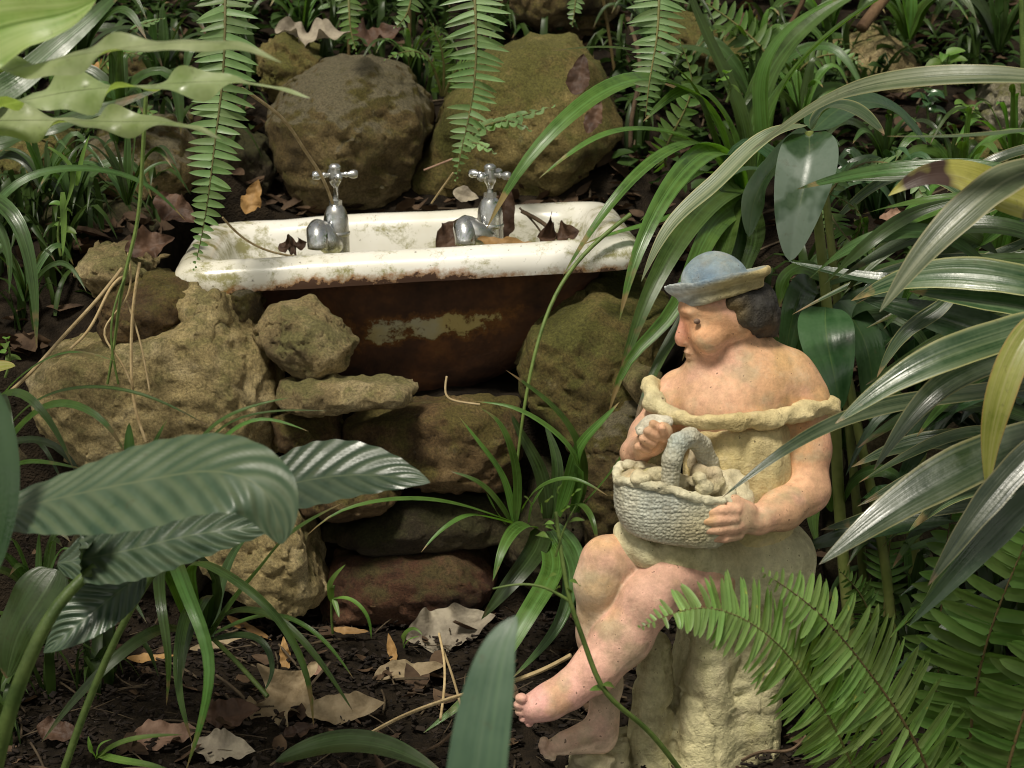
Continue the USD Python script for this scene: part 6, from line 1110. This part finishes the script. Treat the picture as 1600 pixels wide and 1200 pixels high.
# ---- litter that nobody could count
rr = rs(9)
def litter(name, label, n, region, sizes, m, curl=.3, lift=.004, mesh='leaf', seed=1):
    rr = rs(seed); protos = []; ez = np.array([0, 0, 1.])
    for k in range(36):
        if mesh == 'leaf':
            pts = np.array([[-.5, 0, curl * rr.uniform(0, .5)], [0, 0, 0], [.5, 0, curl * rr.uniform(0, .6)]]); q = leaf_mesh(pts, rr.uniform(.3, .6), kind='lance', fold=rr.uniform(0, .6), wave=rr.uniform(0, .4), freq=1.5, nseg=7, nu=5, up=ez, seed=k)
        elif mesh == 'chip':
            b = trimesh.creation.box([1, rr.uniform(.25, .6), rr.uniform(.12, .35)]); q = (b.vertices * (1 + rr.uniform(-.3, .3, (8, 3))), b.faces)
        else: q = tube(np.array([[-.5, 0, 0], [0, rr.uniform(-.05, .05), .04], [.5, 0, 0]]), rr.uniform(.008, .03), 5, 5)
        protos.append((np.asarray(q[0]), np.asarray(q[1])))
    xy = np.array([region(rr) for _ in range(n)]); z = ground_z(xy[:, 0], xy[:, 1]); parts = []
    for k in range(n):
        v, f = protos[rr.randint(36)]; R = trimesh.transformations.euler_matrix(rr.uniform(-.5, .7), rr.uniform(-.4, .4), rr.uniform(0, 6.28), 'rxyz')[:3, :3]
        R = trimesh.transformations.euler_matrix(0, 0, rr.uniform(0, 6.28))[:3, :3] @ R
        parts.append(((v * rr.uniform(*sizes)) @ R.T + [xy[k, 0], xy[k, 1], z[k] + lift + rr.uniform(0, .012)], f))
    q = join(parts); obj(name, q[0], q[1], m, label=label, cat=name.replace('_', ' '), kind='stuff')
front = lambda r: (r.uniform(-.85, .85), r.uniform(1.95, 3.05)); bank = lambda r: (r.uniform(-1.4, 1.4), 3.5 + 1.9 * r.rand() ** 1.2); ledge = lambda r: (r.uniform(-1.0, -.50), r.uniform(3.08, 3.6)) if r.rand() < .5 else ((r.uniform(.28, 1.0), r.uniform(3.1, 3.6)) if r.rand() < .55 else (r.uniform(-.6, .3), r.uniform(3.60, 3.85)))
litter('bark_mulch', 'dark bark chips covering the soil in front of the wall', 11000, front, (.0025, .013), 'chips_many', mesh='chip', seed=2)
litter('leaf_litter', 'brown leaf litter covering the bank behind the boulders', 1700, bank, (.02, .085), 'litter_many', seed=3)
litter('dry_leaves', 'small curled brown leaves scattered over the front soil', 190, front, (.025, .065), 'litter_many', seed=14)
litter('leaf_scraps', 'scraps of dry leaf strewn over the front soil', 260, front, (.010, .035), 'litter_many', seed=4)
litter('ledge_litter', 'dry leaves lodged beside the bathtub', 620, ledge, (.02, .075), 'litter_many', seed=5)
litter('dry_twigs', 'fine dry twigs lying all over the front soil', 520, front, (.02, .10), 'twigs_many', mesh='twig', seed=6)
litter('bank_twigs', 'fine twigs lying in the leaf litter of the bank', 260, bank, (.04, .16), 'twigs_many', mesh='twig', seed=7)
# grassy undergrowth
rr = rs(55); parts = []; pro = []
for k in range(16):
    h = rr.uniform(.3, .8); pro.append(leaf_mesh(np.array([[0, 0, 0], [.2 * h, 0, .45], [.5 * h, 0, .75 - .2 * h], [.95 * h, 0, .8 - .75 * h]]), rr.uniform(.06, .11), nseg=10, nu=3, fold=.3, seed=k, up=[-.5, rr.uniform(-.3, .3), .8]))
def tufts(n, f):
    P = np.array([f(rr) for _ in range(n)]); z = ground_z(P[:, 0], P[:, 1])
    for (x, y), zz in zip(P, z):
        if -.50 < x < .22 and y < 3.95: continue
        for j in range(rr.randint(4, 9)):
            R = trimesh.transformations.euler_matrix(0, rr.uniform(-.2, .2), rr.uniform(0, 6.28))[:3, :3]; q = pro[rr.randint(16)]; parts.append(((q[0] * rr.uniform(.07, .19)) @ R.T + [x + rr.uniform(-.02, .02), y + rr.uniform(-.02, .02), zz - .005], q[1]))
tufts(360, lambda r: (r.uniform(-1.5, 1.5), r.uniform(3.65, 5.2))); tufts(70, lambda r: (r.uniform(-1.1, -.52), r.uniform(3.15, 3.7))); tufts(60, lambda r: (r.uniform(.35, 1.2), r.uniform(3.15, 3.7))); tufts(26, lambda r: (r.uniform(-1.0, -.42), r.uniform(2.55, 2.95))); tufts(26, lambda r: (r.uniform(.42, 1.0), r.uniform(2.55, 3.0)))
q = join(parts); obj('undergrowth', q[0], q[1], 'grass_many', label='thin grassy undergrowth on the bank and beside the wall', cat='undergrowth', kind='stuff')
# ground cover of small leaves on the bank
rr = rs(31); parts = []; pro = [leaf_mesh(np.array([[0, 0, 0], [.5, 0, .08], [1, 0, -.05]]), .55, kind='ovate', nseg=6, nu=3, seed=k, up=[0, rr.uniform(-.3, .3), 1]) for k in range(12)]
xy = np.stack([rr.uniform(-1.5, 1.6, 1300), 3.7 + 1.6 * rr.rand(1300)], 1); zz_ = ground_z(xy[:, 0], xy[:, 1])
for (x, y), z in zip(xy, zz_):
    h = rr.uniform(.02, .10)
    if -.45 < x < .2 and y < 4.1: continue
    for j in range(rr.randint(4, 10)):
        R = trimesh.transformations.euler_matrix(rr.uniform(-.4, .4), rr.uniform(-.5, .4), rr.uniform(0, 6.28), 'rxyz')[:3, :3]; R = trimesh.transformations.euler_matrix(0, 0, rr.uniform(0, 6.28))[:3, :3] @ R
        q = pro[rr.randint(12)]; parts.append(((q[0] * rr.uniform(.018, .048)) @ R.T + [x + rr.uniform(-.03, .03), y + rr.uniform(-.03, .03), z + h * rr.uniform(.3, 1)], q[1]))
q = join(parts); obj('ground_cover', q[0], q[1], 'cover_many', label='low small-leaved green ground cover on the bank', cat='ground cover', kind='stuff')
